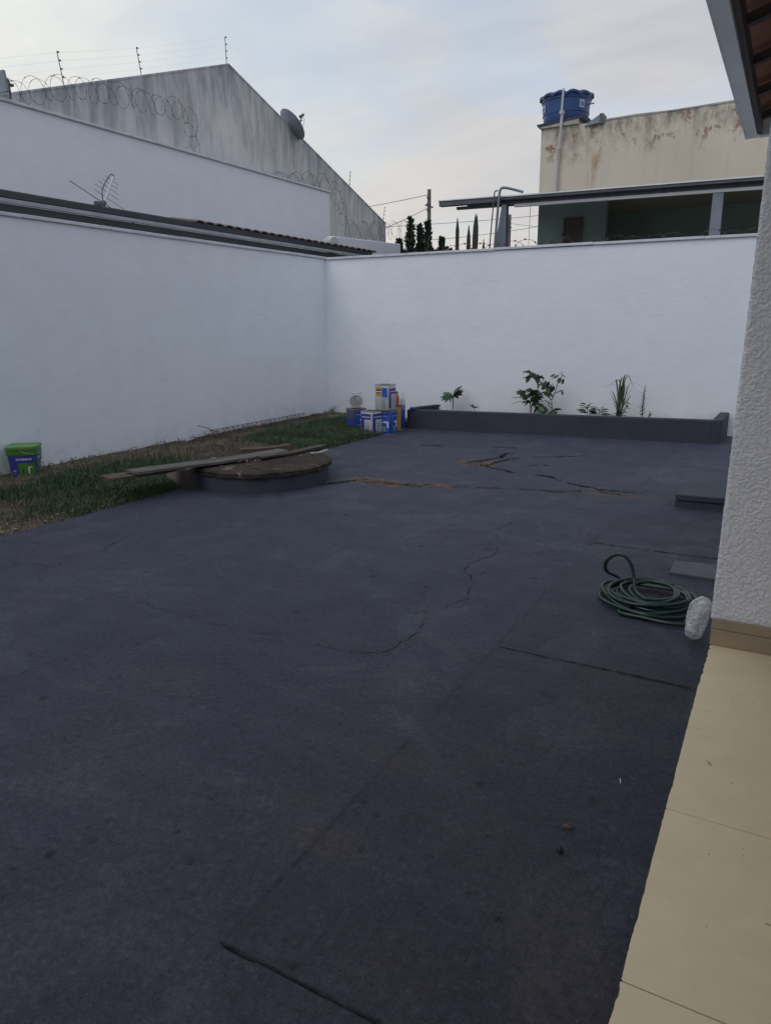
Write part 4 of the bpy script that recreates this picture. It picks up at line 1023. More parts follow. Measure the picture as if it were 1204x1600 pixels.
for i in range(nR):
    for k in range(nA): F.append((i*nA+k, i*nA+(k+1) % nA, (i+1)*nA+(k+1) % nA, (i+1)*nA+k)[::-1])
n0 = nR*nA; n1 = len(V)
for k in range(nA): V.append((DC.x+edge[k]*.992*math.cos(aa[k]), DC.y+edge[k]*.992*math.sin(aa[k]), .150+.012*(float(vn(np.array(aa[k]*2), np.array(0.), 5, 8))-.5)))
for k in range(nA): F.append((n0+k, n0+(k+1) % nA, n1+(k+1) % nA, n1+k)[::-1])
MB().add(V, F).build('lid', 'concrete_lid', pit, smooth=False)
MB().hexa([(-5.30,4.96,-.04),(-5.04,4.90,-.04),(-4.95,5.25,-.04),(-5.25,5.35,-.04),(-5.28,4.98,.17),(-5.06,4.93,.19),(-4.97,5.25,.19),(-5.24,5.33,.17)]).build('side_block', 'concrete_raw', pit, bevel=.02)

def plank(name, a, b, w, h, m, label, up_=(0,0,1)):
    a = Vector(a); b = Vector(b); n = 10; d = (b-a).normalized(); sd = d.cross(Vector(up_)).normalized(); u = sd.cross(d); V = []; F = []
    rp = random.Random(int(a.x*1000))
    for i in range(n+1):
        p = a.lerp(b, i/n)+u*.006*math.sin(i*.6+a.x); ww = w*(1+rp.uniform(-.04,.04)); e = d*(rp.uniform(-.012,.012) if i in (0, n) else 0)
        V += [p-sd*ww/2-u*h/2+e, p+sd*ww/2-u*h/2-e, p+sd*ww/2+u*h/2-e, p-sd*ww/2+u*h/2+e]
    for i in range(n):
        for k in range(4): q = i*4+k; w2 = i*4+(k+1) % 4; F.append((q, w2, w2+4, q+4))
    F += [(3,2,1,0), (n*4,n*4+1,n*4+2,n*4+3)]
    return tag(MB().add(V, F).build(name, m, origin=tuple((a+b)/2), bevel=.002), label, 'plank')
plank('plank', (-5.02,4.34,.262), (-4.60,6.02,.232), .20, .026, 'wood_grey', 'long grey weathered plank lying across the round pit cover')
plank('plank', (-5.13,4.14,.235), (-4.96,4.86,.231), .22, .022, 'wood_brown', 'short brown plank end sticking out under the long grey plank over the grass')
plank('plank', (-4.55,5.55,.238), (-4.42,6.50,.228), .10, .022, 'wood_dark', 'thin dark plank on the pit cover pointing at the paint cans')
plank('plank', (-4.93,5.70,.246), (-4.68,6.22,.242), .10, .055, 'wood_brown', 'short thick brown timber block at the back of the pit cover')
plank('stick', (-4.31,6.10,.213), (-4.27,6.36,.211), .035, .018, 'pvc_dirty', 'small pale wooden stick at the right rim of the pit cover')
crumb = [(-4.66+rr.gauss(0,.25), 5.45+rr.gauss(0,.2), .222, rr.uniform(.005,.018)) for _ in range(26)]
tag(crumbs('cover_debris', 'concrete_raw', crumb, 8), 'crumbs of broken concrete lying on the pit cover', 'debris', kind='stuff')

# ---- green bucket
bk = thing('bucket', (-6.73, 4.47, .05), 'square green plastic bucket with lid and blue label by the left wall', 'bucket')
BC = Vector((-6.73,4.47,.045)); ba = rad(42)
def rsq(h, r, z, n=6):
    out = []
    for cx, cy, a0 in ((1,1,0),(-1,1,90),(-1,-1,180),(1,-1,270)):
        for k in range(n+1):
            a = rad(a0+90*k/n); out.append((cx*(h-r)+r*math.cos(a), cy*(h-r)+r*math.sin(a), z))
    return out
def sq_body(rings, C, ang, cap0=True, cap1=True):
    b = MB(); ca, sa = math.cos(ang), math.sin(ang); n = len(rings[0])
    for rg in rings: b.v += [(C.x+x*ca-y*sa, C.y+x*sa+y*ca, C.z+z) for x, y, z in rg]
    for i in range(len(rings)-1):
        for k in range(n): b.f.append((i*n+k, i*n+(k+1) % n, (i+1)*n+(k+1) % n, (i+1)*n+k))
    if cap0: b.f.append(tuple(range(n-1, -1, -1)))
    if cap1: b.f.append(tuple(range((len(rings)-1)*n, len(rings)*n)))
    return b
def face_quad(C, ang, face, hw, rect, m, name, par, off=.0015):
    """flat print on one side of a square body; rect = u0,u1,z0,z1, u along the face -1..1; hw(z) half width"""
    u0, u1, z0, z1 = rect; fa = ang+face*math.pi/2; V = []
    for u, z in ((u0,z0),(u1,z0),(u1,z1),(u0,z1)):
        h = hw(z); x, y = h+off, u*(h*.9); V.append((C.x+x*math.cos(fa)-y*math.sin(fa), C.y+x*math.sin(fa)+y*math.cos(fa), C.z+z))
    return MB().add(V, [(0,1,2,3)]).build(name, m, par)
def lettering(C, ang, face, hw, u0, u1, z0, z1, m, par, n, seed, off=.003):
    r = random.Random(seed); w = (u1-u0)/n
    for i in range(n): face_quad(C, ang, face, hw, (u0+i*w+w*.08, u0+i*w+w*(.55+.35*r.random()), z0+(z1-z0)*.15*r.random(), z1), m, 'letter', par, off)
hb = lambda z: .118+.022*z/.33
sq_body([rsq(.118,.03,0), rsq(.1245,.03,.10), rsq(.134,.03,.245)], BC, ba).build('body', 'bucket_green', bk, smooth=True)
sq_body([rsq(.141,.03,.246), rsq(.143,.03,.285), rsq(.139,.03,.286), rsq(.141,.03,.315)], BC, ba).build('collar', 'bucket_green', bk, smooth=True)
sq_body([rsq(.146,.03,.300), rsq(.148,.03,.306), rsq(.148,.03,.328), rsq(.143,.028,.333), rsq(.130,.026,.333), rsq(.126,.025,.329)], BC, ba).build('lid', 'bucket_lid', bk, smooth=True)
# which side faces the camera: face 3 -> -Y-ish, face 0 -> +X-ish
for fc in (0, 3):
    lb = face_quad(BC, ba, fc, hb, (-1.0, -.38, .02, .238), 'label_purple', 'label', bk)
    face_quad(BC, ba, fc, hb, (-.38, 1.0, .165, .238), 'label_purple', 'band', lb)
    lettering(BC, ba, fc, hb, -.45, .80, .190, .212, 'print_white', lb, 9, fc+1)
    face_quad(BC, ba, fc, hb, (.45, .80, .115, .125), 'print_white', 'print', lb); face_quad(BC, ba, fc, hb, (.45, .56, .06, .115), 'print_white', 'print', lb)
    face_quad(BC, ba, fc, hb, (-.05, .08, .06, .10), 'ink', 'print', lb); face_quad(BC, ba, fc, hb, (-.85, -.55, .075, .095), 'print_pale', 'print', lb)
    face_quad(BC, ba, fc, hb, (-.90, -.50, .05, .058), 'print_pale', 'print', lb)
hp = [BC+Vector((.145*math.cos(ba+a), .145*math.sin(ba+a), z)) for a, z in ((-math.pi*.02,.29),)]
dirh = Vector((math.cos(ba+math.pi/2), math.sin(ba+math.pi/2), 0)); dirf = Vector((math.cos(ba), math.sin(ba), 0))
MB().tube(spline([BC+dirh*.142+Vector((0,0,.295)), BC+dirh*.165+dirf*.05+Vector((0,0,.27)), BC+dirh*.150+dirf*.12+Vector((0,0,.255)), BC+dirf*.158+Vector((0,0,.252)), BC-dirh*.150+dirf*.12+Vector((0,0,.255)), BC-dirh*.165+dirf*.05+Vector((0,0,.27)), BC-dirh*.142+Vector((0,0,.295))], 6), .003, 6).build('handle', 'tin_rim', bk, smooth=True)

# ---- paint cans at the corner of the planter
def can(C, ang, body, label, z0=0., open_top=False, h=.345, s=.114):
    C = Vector((C[0], C[1], z0)); o = thing('paint_can', tuple(C), label, 'paint can', 'square paint cans by the planter')
    sq_body([rsq(s-.004,.016,0), rsq(s,.018,.006), rsq(s,.018,h-.008), rsq(s-.003,.016,h-.004)], C, ang).build('body', body, o, smooth=True)
    sq_body([rsq(s+.002,.018,0), rsq(s+.002,.018,.009), rsq(s-.002,.016,.012)], C, ang).build('bottom_rim', 'tin_rim', o)
    sq_body([rsq(s+.002,.018,h-.010), rsq(s+.002,.018,h), rsq(s-.006,.014,h), rsq(s-.008,.012,h-.006)], C, ang).build('top_rim', 'tin_rim', o)
    if open_top: MB().lathe([(.088,h-.003),(.092,h+.006),(.086,h+.007),(.082,h-.001)], C, 28).build('opening_ring', 'tin_rim', o); MB().lathe([(.001,h-.0015),(.085,h-.001)], C, 28).build('opening_shade', 'shaded_inside', o)  # flat dark disc painted in for the shade inside the open can
    else: MB().lathe([(.07,h-.004),(.08,h+.004),(.074,h+.008),(.01,h+.008)], C, 28).build('cap', 'tin_rim', o)
    hw = lambda z: s
    return o, C, hw
def blue_print(o, C, ang, hw, fc):
    lb = face_quad(C, ang, fc, hw, (-.92,.92,.03,.25), 'label_blue', 'label', o)
    face_quad(C, ang, fc, hw, (-.92,.92,.27,.30), 'label_purple', 'band', lb)
    lettering(C, ang, fc, hw, -.8, .6, .255, .27, 'print_pale', lb, 7, fc+3, .0025)
    face_quad(C, ang, fc, hw, (-.05,.80,.165,.187), 'print_white', 'print', lb, .0025); face_quad(C, ang, fc, hw, (.55,.80,.095,.165), 'print_white', 'print', lb, .0025)
    face_quad(C, ang, fc, hw, (-.55,.25,.095,.112), 'print_olive', 'print', lb, .0025); face_quad(C, ang, fc, hw, (.0,.25,.04,.095), 'print_olive', 'print', lb, .0025)
def purple_print(o, C, ang, hw, fc):
    lb = face_quad(C, ang, fc, hw, (-.95,-.35,.03,.305), 'label_purple', 'label', o)
    face_quad(C, ang, fc, hw, (-.35,.95,.225,.305), 'label_purple', 'band', lb)
    lettering(C, ang, fc, hw, -.7, .85, .25, .27, 'print_white', lb, 9, fc+9, .0025)
    for k in range(4): face_quad(C, ang, fc, hw, (-.15,.3+.15*(k % 3),.06+.035*k,.07+.035*k), 'tin_rim', 'print', lb, .0025)
def toward(P): return math.atan2(-P[1], -P[0])
def by_corner(cx, cy, deg, s=.114):
    a = toward((cx, cy))+rad(deg); return (cx-s*(math.cos(a)+math.sin(a)), cy-s*(math.sin(a)-math.cos(a))), a
Bc, aB = by_corner(-5.092, 8.728, 46)
o, C, hw = can(Bc, aB, 'can_white', 'open white paint can with purple L-shaped labels, front of the group', open_top=True)
purple_print(o, C, aB, hw, 0); purple_print(o, C, aB, hw, 3)
Ac, aA = by_corner(-5.501, 8.887, 28)
o, C, hw = can(Ac, aA, 'can_dark', 'dark blue paint can under the clear jug, at the left end of the group')
blue_print(o, C, aA, hw, 0)
lb = face_quad(C, aA, 3, hw, (-.9,.9,.03,.2), 'can_blue', 'label', o)
Cc, aC = by_corner(-4.905, 8.94, 63)
o, C, hw = can(Cc, aC, 'can_blue', 'blue paint can below the tall white can, beside the patio edge')
blue_print(o, C, aC, hw, 0); blue_print(o, C, aC, hw, 3)
Dc, aD = by_corner(-4.965, 9.40, 75)
o, C, hw = can(Dc, aD, 'can_blue', 'paint can with a yellow label next to the planter kerb', h=.36)
lb = face_quad(C, aD, 3, hw, (-.98,.98,.01,.345), 'label_yellow', 'label', o)
for L_, fc in ((lb, 3),):
    for k in range(6): face_quad(C, aD, fc, hw, (-.75+.2*k,-.62+.2*k,.265+.008*k,.325), 'ink', 'letter', L_, .0025)
    for k in range(5): face_quad(C, aD, fc, hw, (-.65+.2*k,-.5+.2*k,.085,.12), 'ink', 'letter', L_, .0025)
    for k in range(3): face_quad(C, aD, fc, hw, (-.6,.4,.15+.03*k,.156+.03*k), 'ink_maroon', 'letter', L_, .0025)
Fc, aF = by_corner(-4.915, 8.90, 60)
o, C, hw = can(Fc, aF, 'can_white', 'tall white paint can stacked on top of the blue can, with yellow and blue label', z0=.352, h=.36)
lb = face_quad(C, aF, 3, hw, (-.85,.0,.20,.325), 'label_yellow', 'label', o)
face_quad(C, aF, 3, hw, (.1,.95,.185,.315), 'label_blue', 'label', o)
face_quad(C, aF, 3, hw, (-.85,.0,.272,.295), 'ink_maroon', 'letter', lb, .0025); face_quad(C, aF, 3, hw, (-.85,.0,.238,.253), 'ink_maroon', 'letter', lb, .0025); face_quad(C, aF, 3, hw, (-.85,.0,.253,.270), 'print_white', 'letter', lb, .0025)
for k in range(3): face_quad(C, aF, 3, hw, (.1+.22*k,.14+.22*k,.01,.15+.01*k), 'can_dark', 'drip', lb, .0025)
purple_print(o, C, aF, hw, 0)
# clear jug lying on the left can, base towards us
JC = Vector((Ac[0], Ac[1], .353)); jd = Vector((-JC.x, -JC.y, 0)).normalized(); jc = JC+Vector((0,0,.105))
jg = thing('plastic_jug', tuple(JC), 'clear plastic jug lying on its side on the left paint can', 'jug')
MB().lathe([(.02,-.14),(.035,-.14),(.035,-.11),(.07,-.085),(.10,-.05),(.103,-.02),(.098,-.01),(.103,0),(.103,.05),(.098,.06),(.103,.07),(.100,.105),(.085,.115),(.078,.108),(.02,.104)], jc, 36, jd).build('body', 'clear_plastic', jg, smooth=True)
sdj = jd.cross(Vector((0,0,1)))
MB().lathe([(.084,.112),(.088,.119),(.094,.114),(.090,.107),(.084,.112)], jc, 36, jd).build('base_ring', 'bottle_white', jg, smooth=True)
MB().tube(spline([jc-sdj*.07+Vector((0,0,.085)), jc-sdj*.085+Vector((0,0,.118)), jc+sdj*.0+Vector((0,0,.108)), jc+sdj*.085+Vector((0,0,.118)), jc+sdj*.07+Vector((0,0,.085))], 6), .009, 8).build('handle', 'bottle_white', jg, smooth=True)
MB().lathe([(.037,-.155),(.037,-.125)], jc, 20, jd).build('cap', 'bottle_white', jg)
ob = thing('bottle', (-5.055,9.42,.368), 'orange brown plastic bottle standing on the yellow can', 'bottle')
MB().lathe([(.03,0),(.036,.006),(.036,.11),(.030,.14),(.016,.165),(.014,.185)], (-5.055,9.42,.368), 20).build('body', 'bottle_orange', ob, smooth=True)
MB().lathe([(.017,.183),(.017,.205),(.012,.208)], (-5.055,9.42,.368), 16).build('cap', 'ink_maroon', ob)
wb = thing('bottle', (-5.0,9.50,.368), 'white plastic bottle with pointed top standing on the yellow can', 'bottle')
MB().lathe([(.03,0),(.038,.006),(.038,.075),(.033,.095),(.018,.125),(.008,.165)], (-5.0,9.50,.368), 20).build('body', 'bottle_white', wb, smooth=True)
MB().lathe([(.009,.163),(.009,.178),(.004,.182)], (-5.0,9.50,.368), 12).build('tip', 'bottle_white', wb)
lt = thing('can_lid', (-4.92,9.72,.287), 'small dark blue lid lying on the planter corner right of the bottles', 'lid')
MB().lathe([(.055,0),(.06,.004),(.06,.026),(.054,.03)], (-4.92,9.70,.287), 24).build('disc', 'can_blue', lt); MB().lathe([(.046,.0301),(.046,.034)], (-4.92,9.70,.287), 24).build('rim', 'can_dark', lt)

# ---- steel lattice lying along the wall, pvc piece, twigs
def truss(p0, p1, h, w, label):
    p0 = Vector(p0); p1 = Vector(p1); o = thing('rebar_truss', tuple((p0+p1)/2), label, 'rebar')
    d = (p1-p0).normalized(); sd = d.cross(Vector((0,0,1))).normalized(); u = Vector((0,0,1))
    for e in (-.5, .5): MB().tube([p0+sd*w*e, p1+sd*w*e], .004, 6).build('bar', 'rust', o)
    MB().tube([p0+u*h, p1+u*h], .004, 6).build('bar', 'rust', o)
    n = int((p1-p0).length/.11)
    for e in (-.5, .5):
        pts = []
        for i in range(n+1): pts += [p0.lerp(p1, i/n)+sd*w*e, p0.lerp(p1, min(1, (i+.5)/n))+u*h]
        MB().tube(pts, .0028, 5).build('zigzag', 'rust', o)
truss((-6.60,7.15,.085), (-6.80,9.95,.05), .055, .09, 'rusty steel lattice girder lying on the soil, the one nearer the grass')
truss((-6.80,7.25,.09), (-6.88,9.6,.08), .07, .07, 'rusty steel lattice girder leaning against the foot of the left wall')
tag(MB().tube([(-6.783,6.80,.085),(-6.87,7.32,.11)], .017, 10).build('pvc_pipe', 'pvc', origin=(-6.82,7.05,.09), smooth=True), 'short white plastic pipe lying at the foot of the left wall', 'pipe')
tag(MB().tube(spline([(-6.66,7.35,.10),(-6.72,7.18,.20),(-6.78,7.02,.26)], 4), .005, 5).build('bent_rod', 'rust', origin=(-6.7,7.2,.1)), 'bent rusty rod poking up from the end of the lattice girders', 'rod')
b = MB(); rt_ = random.Random(21)
for _ in range(210):
    y = rt_.uniform(3.3, 9.9); x = rt_.choice([-6.86, -6.8, -6.7, -6.55])+rt_.gauss(0,.05); z = float(bed_z(np.array(x), np.array(y))); a = rt_.gauss(1.57, .7); l = rt_.uniform(.05,.26)
    p = Vector((max(x,-6.915), y, z+rt_.uniform(.0,.02))); q = p+Vector((math.cos(a)*l*.4, math.sin(a)*l, rt_.uniform(-.005,.03))); q.x = max(q.x, -6.925)
    b.tube([p, p.lerp(q,.5)+Vector((0,0,rt_.uniform(-.01,.02))), q], rt_.uniform(.002,.005), 4)
tag(b.build('twigs', 'bark'), 'dead twigs and litter along the foot of the left wall', 'twigs', kind='stuff')

# ---- inspection slabs and lid by the house
def slab(name, z0, z1, dx, dy, label, m='curb_paint'):
    return tag(MB().hexa([(-.715+dx,6.335+dy,z0),(-.19,6.37+dy,z0),(-.19,6.99+dy,z0),(-.70+dx,6.95+dy,z0),(-.715+dx,6.335+dy,z1),(-.19,6.37+dy,z1),(-.19,6.99+dy,z1),(-.70+dx,6.95+dy,z1)]).build(name, m, origin=(-.45,6.65,z0), bevel=.006), label, 'slab')
slab('concrete_slab', -.02, .046, 0, 0, 'lower dark grey concrete slab of the pair beside the house corner')
slab('concrete_slab', .052, .105, .004, -.012, 'upper dark grey concrete slab of the pair beside the house corner')
tag(MB().hexa([(-.499,4.503,-.01),(-.2,4.495,-.01),(-.2,4.79,-.01),(-.506,4.752,-.01),(-.499,4.503,.011),(-.2,4.495,.011),(-.2,4.79,.011),(-.506,4.752,.011)]).build('inspection_lid', 'lid_paint', origin=(-.35,4.63,0), bevel=.003),
    'flat pale grey square inspection lid set in the patio behind the hose', 'inspection lid')

# ---- garden hose
hz_ = random.Random(4); pts = []
hc = Vector((-.545,3.955,0)); loops = 5
for i in range(loops*14):
    a = -2*math.pi*i/14+2.2; k = i/14
    rx = .266-.020*k+.022*math.sin(k*2.3+1)+.012*math.sin(a*2+k); ry = .255-.022*k+.025*math.sin(k*1.7)+.015*math.cos(a*2+k*2)
    ox = .018*math.sin(k*1.9); oy = .02*math.cos(k*2.6)
    pts.append(hc+Vector((ox+rx*math.cos(a), oy+ry*math.sin(a), .0135+.0125*k*.85+.006*math.sin(a*3+k*2))))
last = pts[-1]
# rising loop at the left, then a turn inside the coil
pts += [Vector(q) for q in [(-.735,4.06,.085),(-.783,4.0,.13),(-.782,3.98,.19),(-.735,3.975,.240),(-.682,3.97,.242),(-.638,3.965,.19),(-.618,3.95,.12),(-.600,3.90,.075),(-.54,3.83,.062),(-.46,3.86,.055),(-.40,3.95,.055),(-.43,4.08,.06),(-.53,4.13,.06),(-.62,4.08,.055),(-.645,3.98,.045),(-.60,3.91,.03),(-.55,3.90,.02)]]
first = [Vector((-.245,3.70,.0115)), Vector((-.36,3.665,.0115)), Vector((-.50,3.675,.0115)), Vector((-.64,3.73,.012))]
hose = thing('garden_hose', (-.545,3.955,0), 'coiled dark green garden hose with one loop standing up', 'hose')
MB().tube(spline(first+pts[4:], 6), .0098, 10).build('tube', 'hose_green', hose, smooth=True)
MB().lathe([(.0125,-.02),(.0135,-.015),(.0135,.03),(.010,.032)], (-.55,3.90,.0225), 12, (.9,.2,0)).build('fitting', 'dark_metal', hose)
# second turn bundle for a fuller coil
pts2 = []
for i in range(3*14):
    a = -2*math.pi*i/14+.6; k = i/14
    rx = .205+.03*math.sin(k*2.9+2); ry = .20+.03*math.sin(k*2.1+1)
    pts2.append(hc+Vector((.03*math.sin(k*2.2)+.02+rx*math.cos(a), .02*math.cos(k*1.3)+ry*math.sin(a), .030+.012*k+.008*math.sin(a*2+k))))
MB().tube(spline(pts2, 6), .0098, 10).build('tube', 'hose_green', hose, smooth=True)

# ---- crumpled clear bag leaning on the corner
def bagmesh():
    bm = bmesh.new(); bmesh.ops.create_icosphere(bm, subdivisions=6, radius=1.0)
    P = np.array([v.co[:] for v in bm.verts]); x, y, z = P.T; a = np.arctan2(y, x)
    ex = np.sign(z)*np.abs(z)**.8; rad_ = np.sqrt(np.maximum(0, 1-np.abs(ex)**3.2))
    lump = fbm(np.cos(a)*1.3+3, z*1.2+np.sin(a)*1.3, 1.6, 3)-.47
    f1 = np.abs(fbm(np.cos(a)*2+z*1.3+5, np.sin(a)*2+z*2.2, 2.6, 7)-.47); f2 = np.abs(fbm(np.cos(a)*3-z*3+5, np.sin(a)*3+z*5, 4.5, 17)-.47)
    waist = 1-.10*np.exp(-((z-.15)/.22)**2)+.05*np.sin(z*5)
    r = .053*rad_*waist*(1+.42*lump-.55*np.minimum(f1, .12)-.35*np.minimum(f2, .10))
    zz = .108*ex*(1+.10*lump)
    for v, q in zip(bm.verts, np.stack([r*np.cos(a)*1.05, r*np.sin(a)*.92, zz], 1)): v.co = q
    me = bpy.data.meshes.new('bag'); bm.to_mesh(me); bm.free(); me.polygons.foreach_set('use_smooth', [True]*len(me.polygons)); me.materials.append(MATS['bag_plastic'])
    return me
bg = thing('plastic_bag', (-.245,3.56,0), 'crumpled clear plastic bag standing against the house corner beside the hose', 'bag')
o = bpy.data.objects.new('bag_body', bagmesh()); COL.objects.link(o); o.parent = bg; o.location = (.0,.0,.108); o.rotation_euler = (rad(-8), rad(13), .4)
me2 = bpy.data.meshes.new('contents'); bm = bmesh.new(); bmesh.ops.create_icosphere(bm, subdivisions=3, radius=1)
for v in bm.verts: v.co = Vector((v.co.x*.042, v.co.y*.038, v.co.z*.092))*(1+.5*(float(vn(np.array(v.co.x*3), np.array(v.co.z*3+v.co.y), 2, 2))-.5))
bm.to_mesh(me2); bm.free(); me2.polygons.foreach_set('use_smooth', [True]*len(me2.polygons)); me2.materials.append(MATS['bag_plastic'])
o = bpy.data.objects.new('contents', me2); COL.objects.link(o); o.parent = bg; o.location = (0,0,.105); o.rotation_euler = (rad(-8), rad(13), .4)

# ---- small litter on the patio
def flake(name, x, y, s, m, label, h=.006):
    r = random.Random(int(x*1e4)); n = 9; V = [(x, y, .004+h*1.3)]; 
    for k in range(n):
        a = 2*math.pi*k/n; q = s*(.6+.6*r.random()); V.append((x+q*math.cos(a), y+q*.7*math.sin(a), .003+h*r.random()))
    for k in range(n):
        V.append((V[k+1][0], V[k+1][1], -.003))
    F = [(0, 1+k, 1+(k+1) % n) for k in range(n)]+[(1+k, 1+n+k, 1+n+(k+1) % n, 1+(k+1) % n) for k in range(n)]
    tag(MB().add(V, F).build(name, m, origin=(x,y,0)), label, 'litter')
flake('dry_leaf', -.434, 1.902, .017, 'brown_leaf', 'dry brown leaf lying on the dark patio')
flake('pebble', -.424, 1.785, .011, 'ink', 'small black lump on the patio just below the dry leaf', .014)
tag(MB().tube([(-.340,2.224,.004),(-.336,2.212,.005),(-.334,2.20,.004)], .0016, 6).build('straw_bit', 'print_white', origin=(-.337,2.21,.005)), 'tiny white sliver lying on the patio', 'litter')

# ---- plants in the bed at the back wall
def leaf_mesh(name, kind):
    V = []; F = []
    if kind == 'lobed':
        pts = []
        for k in range(7):
            a = rad(-120+40*k); pts += [(math.cos(a-.28)*.42, math.sin(a-.28)*.42), (math.cos(a-.1)*.8, math.sin(a-.1)*.8), (math.cos(a)*1.0, math.sin(a)*1.0), (math.cos(a+.1)*.8, math.sin(a+.1)*.8)]
        V = [(0,0,0)]+[(x*.5+.25, y*.5, -.16*(x*x+y*y)+.05*math.sin(5*x+3*y)) for x, y in pts]; n = len(pts)
        F = [(0, 1+k, 2+k) for k in range(n-1)]+[(0, n, 1)]
    else:
        n = 6; w = {'oval': .26, 'lance': .13, 'blade': .035}[kind]
        for i in range(n+1):
            t = i/n; ww = w*math.sin(math.pi*min(1, t*.92+.06))**.8; z = -.28*t*t
            V += [(t, -ww, z+.05*ww), (t, 0, z-.04*(1 if kind != 'blade' else .3)*math.sin(math.pi*t)), (t, ww, z+.05*ww)]
        for i in range(n): a = i*3; F += [(a, a+3, a+4, a+1), (a+1, a+4, a+5, a+2)]
    me = bpy.data.meshes.new(name); me.from_pydata(V, [], F); me.update(); me.polygons.foreach_set('use_smooth', [True]*len(me.polygons)); return me
LM = {}
for kd in ('lobed', 'oval', 'lance'):
    for mm in ('leaf', 'leaf_pale'):
        q = leaf_mesh('leaf', kd); q.materials.append(MATS[mm]); LM[kd, mm] = q
def leaf(par, p, dirv, s, kd, mm='leaf', roll=0.):
    o = bpy.data.objects.new('leaf', LM[kd, mm]); COL.objects.link(o); o.parent = par
    d = Vector(dirv).normalized(); z = Vector((0,0,1)); y = z.cross(d)
    if y.length < .05: y = Vector((0,1,0))
    y.normalize(); z = d.cross(y)
    R3 = Matrix((d, y, z)).transposed() @ Matrix.Rotation(roll, 3, 'X')
    o.matrix_local = Matrix.Translation(Vector(p)-par.location) @ R3.to_4x4() @ Matrix.Scale(s, 4)
    return o
def plant(name, x, y, label, z=.26):
    return thing(name, (x, y, z), label, 'plant', 'plants in the bed by the back wall')
PY = 10.3; rp = random.Random(31)
# one leafy sprout at the left
p = plant('seedling', -4.535, PY, 'single stemmed sprout with broad lobed leaves at the left of the bed')
MB().tube(spline([(-4.535,PY,.24),(-4.53,PY,.36),(-4.535,PY,.45)], 4), .008, 6).build('stem', 'stem', p)
for dx, dy, dz, s, px, pz in ((-.9,-.3,.05,.26,-.02,.45),(-.6,.2,.35,.20,-.02,.44),(.8,-.2,.75,.22,.01,.45),(.35,.4,.9,.20,.01,.46),(-.5,-.6,-.15,.22,-.02,.45),(.5,-.5,.2,.16,.01,.43),(.75,.1,1.,.26,.02,.44)):
    leaf(p, (-4.535+px,PY,pz), (dx,dy,dz), s, 'lobed' if s > .21 else 'oval', roll=rp.uniform(-.5,.5))
p = plant('seedling', -4.17, PY, 'tiny low weed right of the broad leaved sprout')
MB().tube([(-4.17,PY,.25),(-4.17,PY,.31)], .004, 5).build('stem', 'stem', p)
for k in range(7): a = k*.9; leaf(p, (-4.17+rp.uniform(-.03,.03),PY,.28+.012*(k % 3)), (math.cos(a),math.sin(a)*.5,.4), .07, 'oval', roll=rp.uniform(-.5,.5))
# dense lobed plant
p = plant('seedling', -3.27, PY, 'stocky plant with a dense crown of drooping lobed leaves')
MB().tube(spline([(-3.27,PY,.25),(-3.275,PY,.33),(-3.285,PY,.42)], 4), .010, 6).build('stem', 'stem', p)
for k in range(15):
    a = k*2.4; e = rp.uniform(-.25,.7); leaf(p, (-3.285+.05*math.cos(a)+.02*(k % 3-1),PY+.05*math.sin(a),.40+.012*k), (math.cos(a),math.sin(a)*.7,e), rp.uniform(.15,.24), 'lobed', roll=rp.uniform(-.7,.7))
for dx, dz in ((-1,.35),(-1,-.15)):
    MB().tube([(-3.3,PY,.42),(-3.3+dx*.16,PY-.02,.43+dz*.12)], .004, 5).build('stalk', 'stem', p); leaf(p, (-3.3+dx*.13,PY-.02,.43+dz*.10), (dx,-.1,dz*.6), .15, 'oval')
# open branching shrub
p = plant('shrub', -2.95, PY, 'tallest plant of the bed, an open shrub with thin crooked branches')
BR = [[(-2.95,PY,.24),(-2.955,PY,.36),(-2.965,PY,.45)], [(-2.965,PY,.45),(-2.93,PY,.53),(-2.895,PY,.66),(-2.85,PY,.76),(-2.83,PY+.02,.80)], [(-2.965,PY,.45),(-3.02,PY-.02,.52),(-3.02,PY-.03,.60),(-3.04,PY,.66)],
      [(-3.02,PY,.60),(-3.12,PY,.68),(-3.17,PY,.75),(-3.25,PY,.83),(-3.36,PY-.02,.86),(-3.40,PY-.02,.82)], [(-2.955,PY,.38),(-3.04,PY-.04,.44),(-3.10,PY-.05,.42)], [(-2.95,PY,.33),(-3.02,PY+.02,.38),(-2.99,PY,.44)], [(-2.92,PY,.55),(-2.85,PY-.02,.58),(-2.80,PY,.59)]]
for q in BR: P = spline(q, 4); MB().tube(P, [.008*(1-.5*i/len(P)) for i in range(len(P))], 5).build('branch', 'stem', p)
for (cx, cz_, n, sp_, s) in ((-3.37,.855,4,.035,.10),(-3.26,.81,9,.06,.12),(-3.19,.80,5,.05,.12),(-3.05,.69,13,.07,.12),(-3.12,.68,5,.05,.11),(-2.97,.65,6,.05,.11),(-2.84,.80,8,.05,.11),(-2.90,.80,3,.04,.09),(-3.03,.56,4,.04,.10),(-2.81,.58,3,.03,.08),(-3.03,.30,12,.11,.12),(-2.93,.29,6,.05,.12),(-3.15,.37,7,.07,.12)):
    for k in range(n):
        a = rp.uniform(0,6.283); leaf(p, (cx+rp.gauss(0,sp_*.6), PY+rp.gauss(0,sp_*.5), cz_+rp.gauss(0,sp_*.35)), (math.cos(a),math.sin(a)*.6,rp.uniform(-1.1,.25)), s*rp.uniform(.7,1.2), 'oval', rp.choice(['leaf','leaf','leaf_pale']), roll=rp.uniform(-1,1))
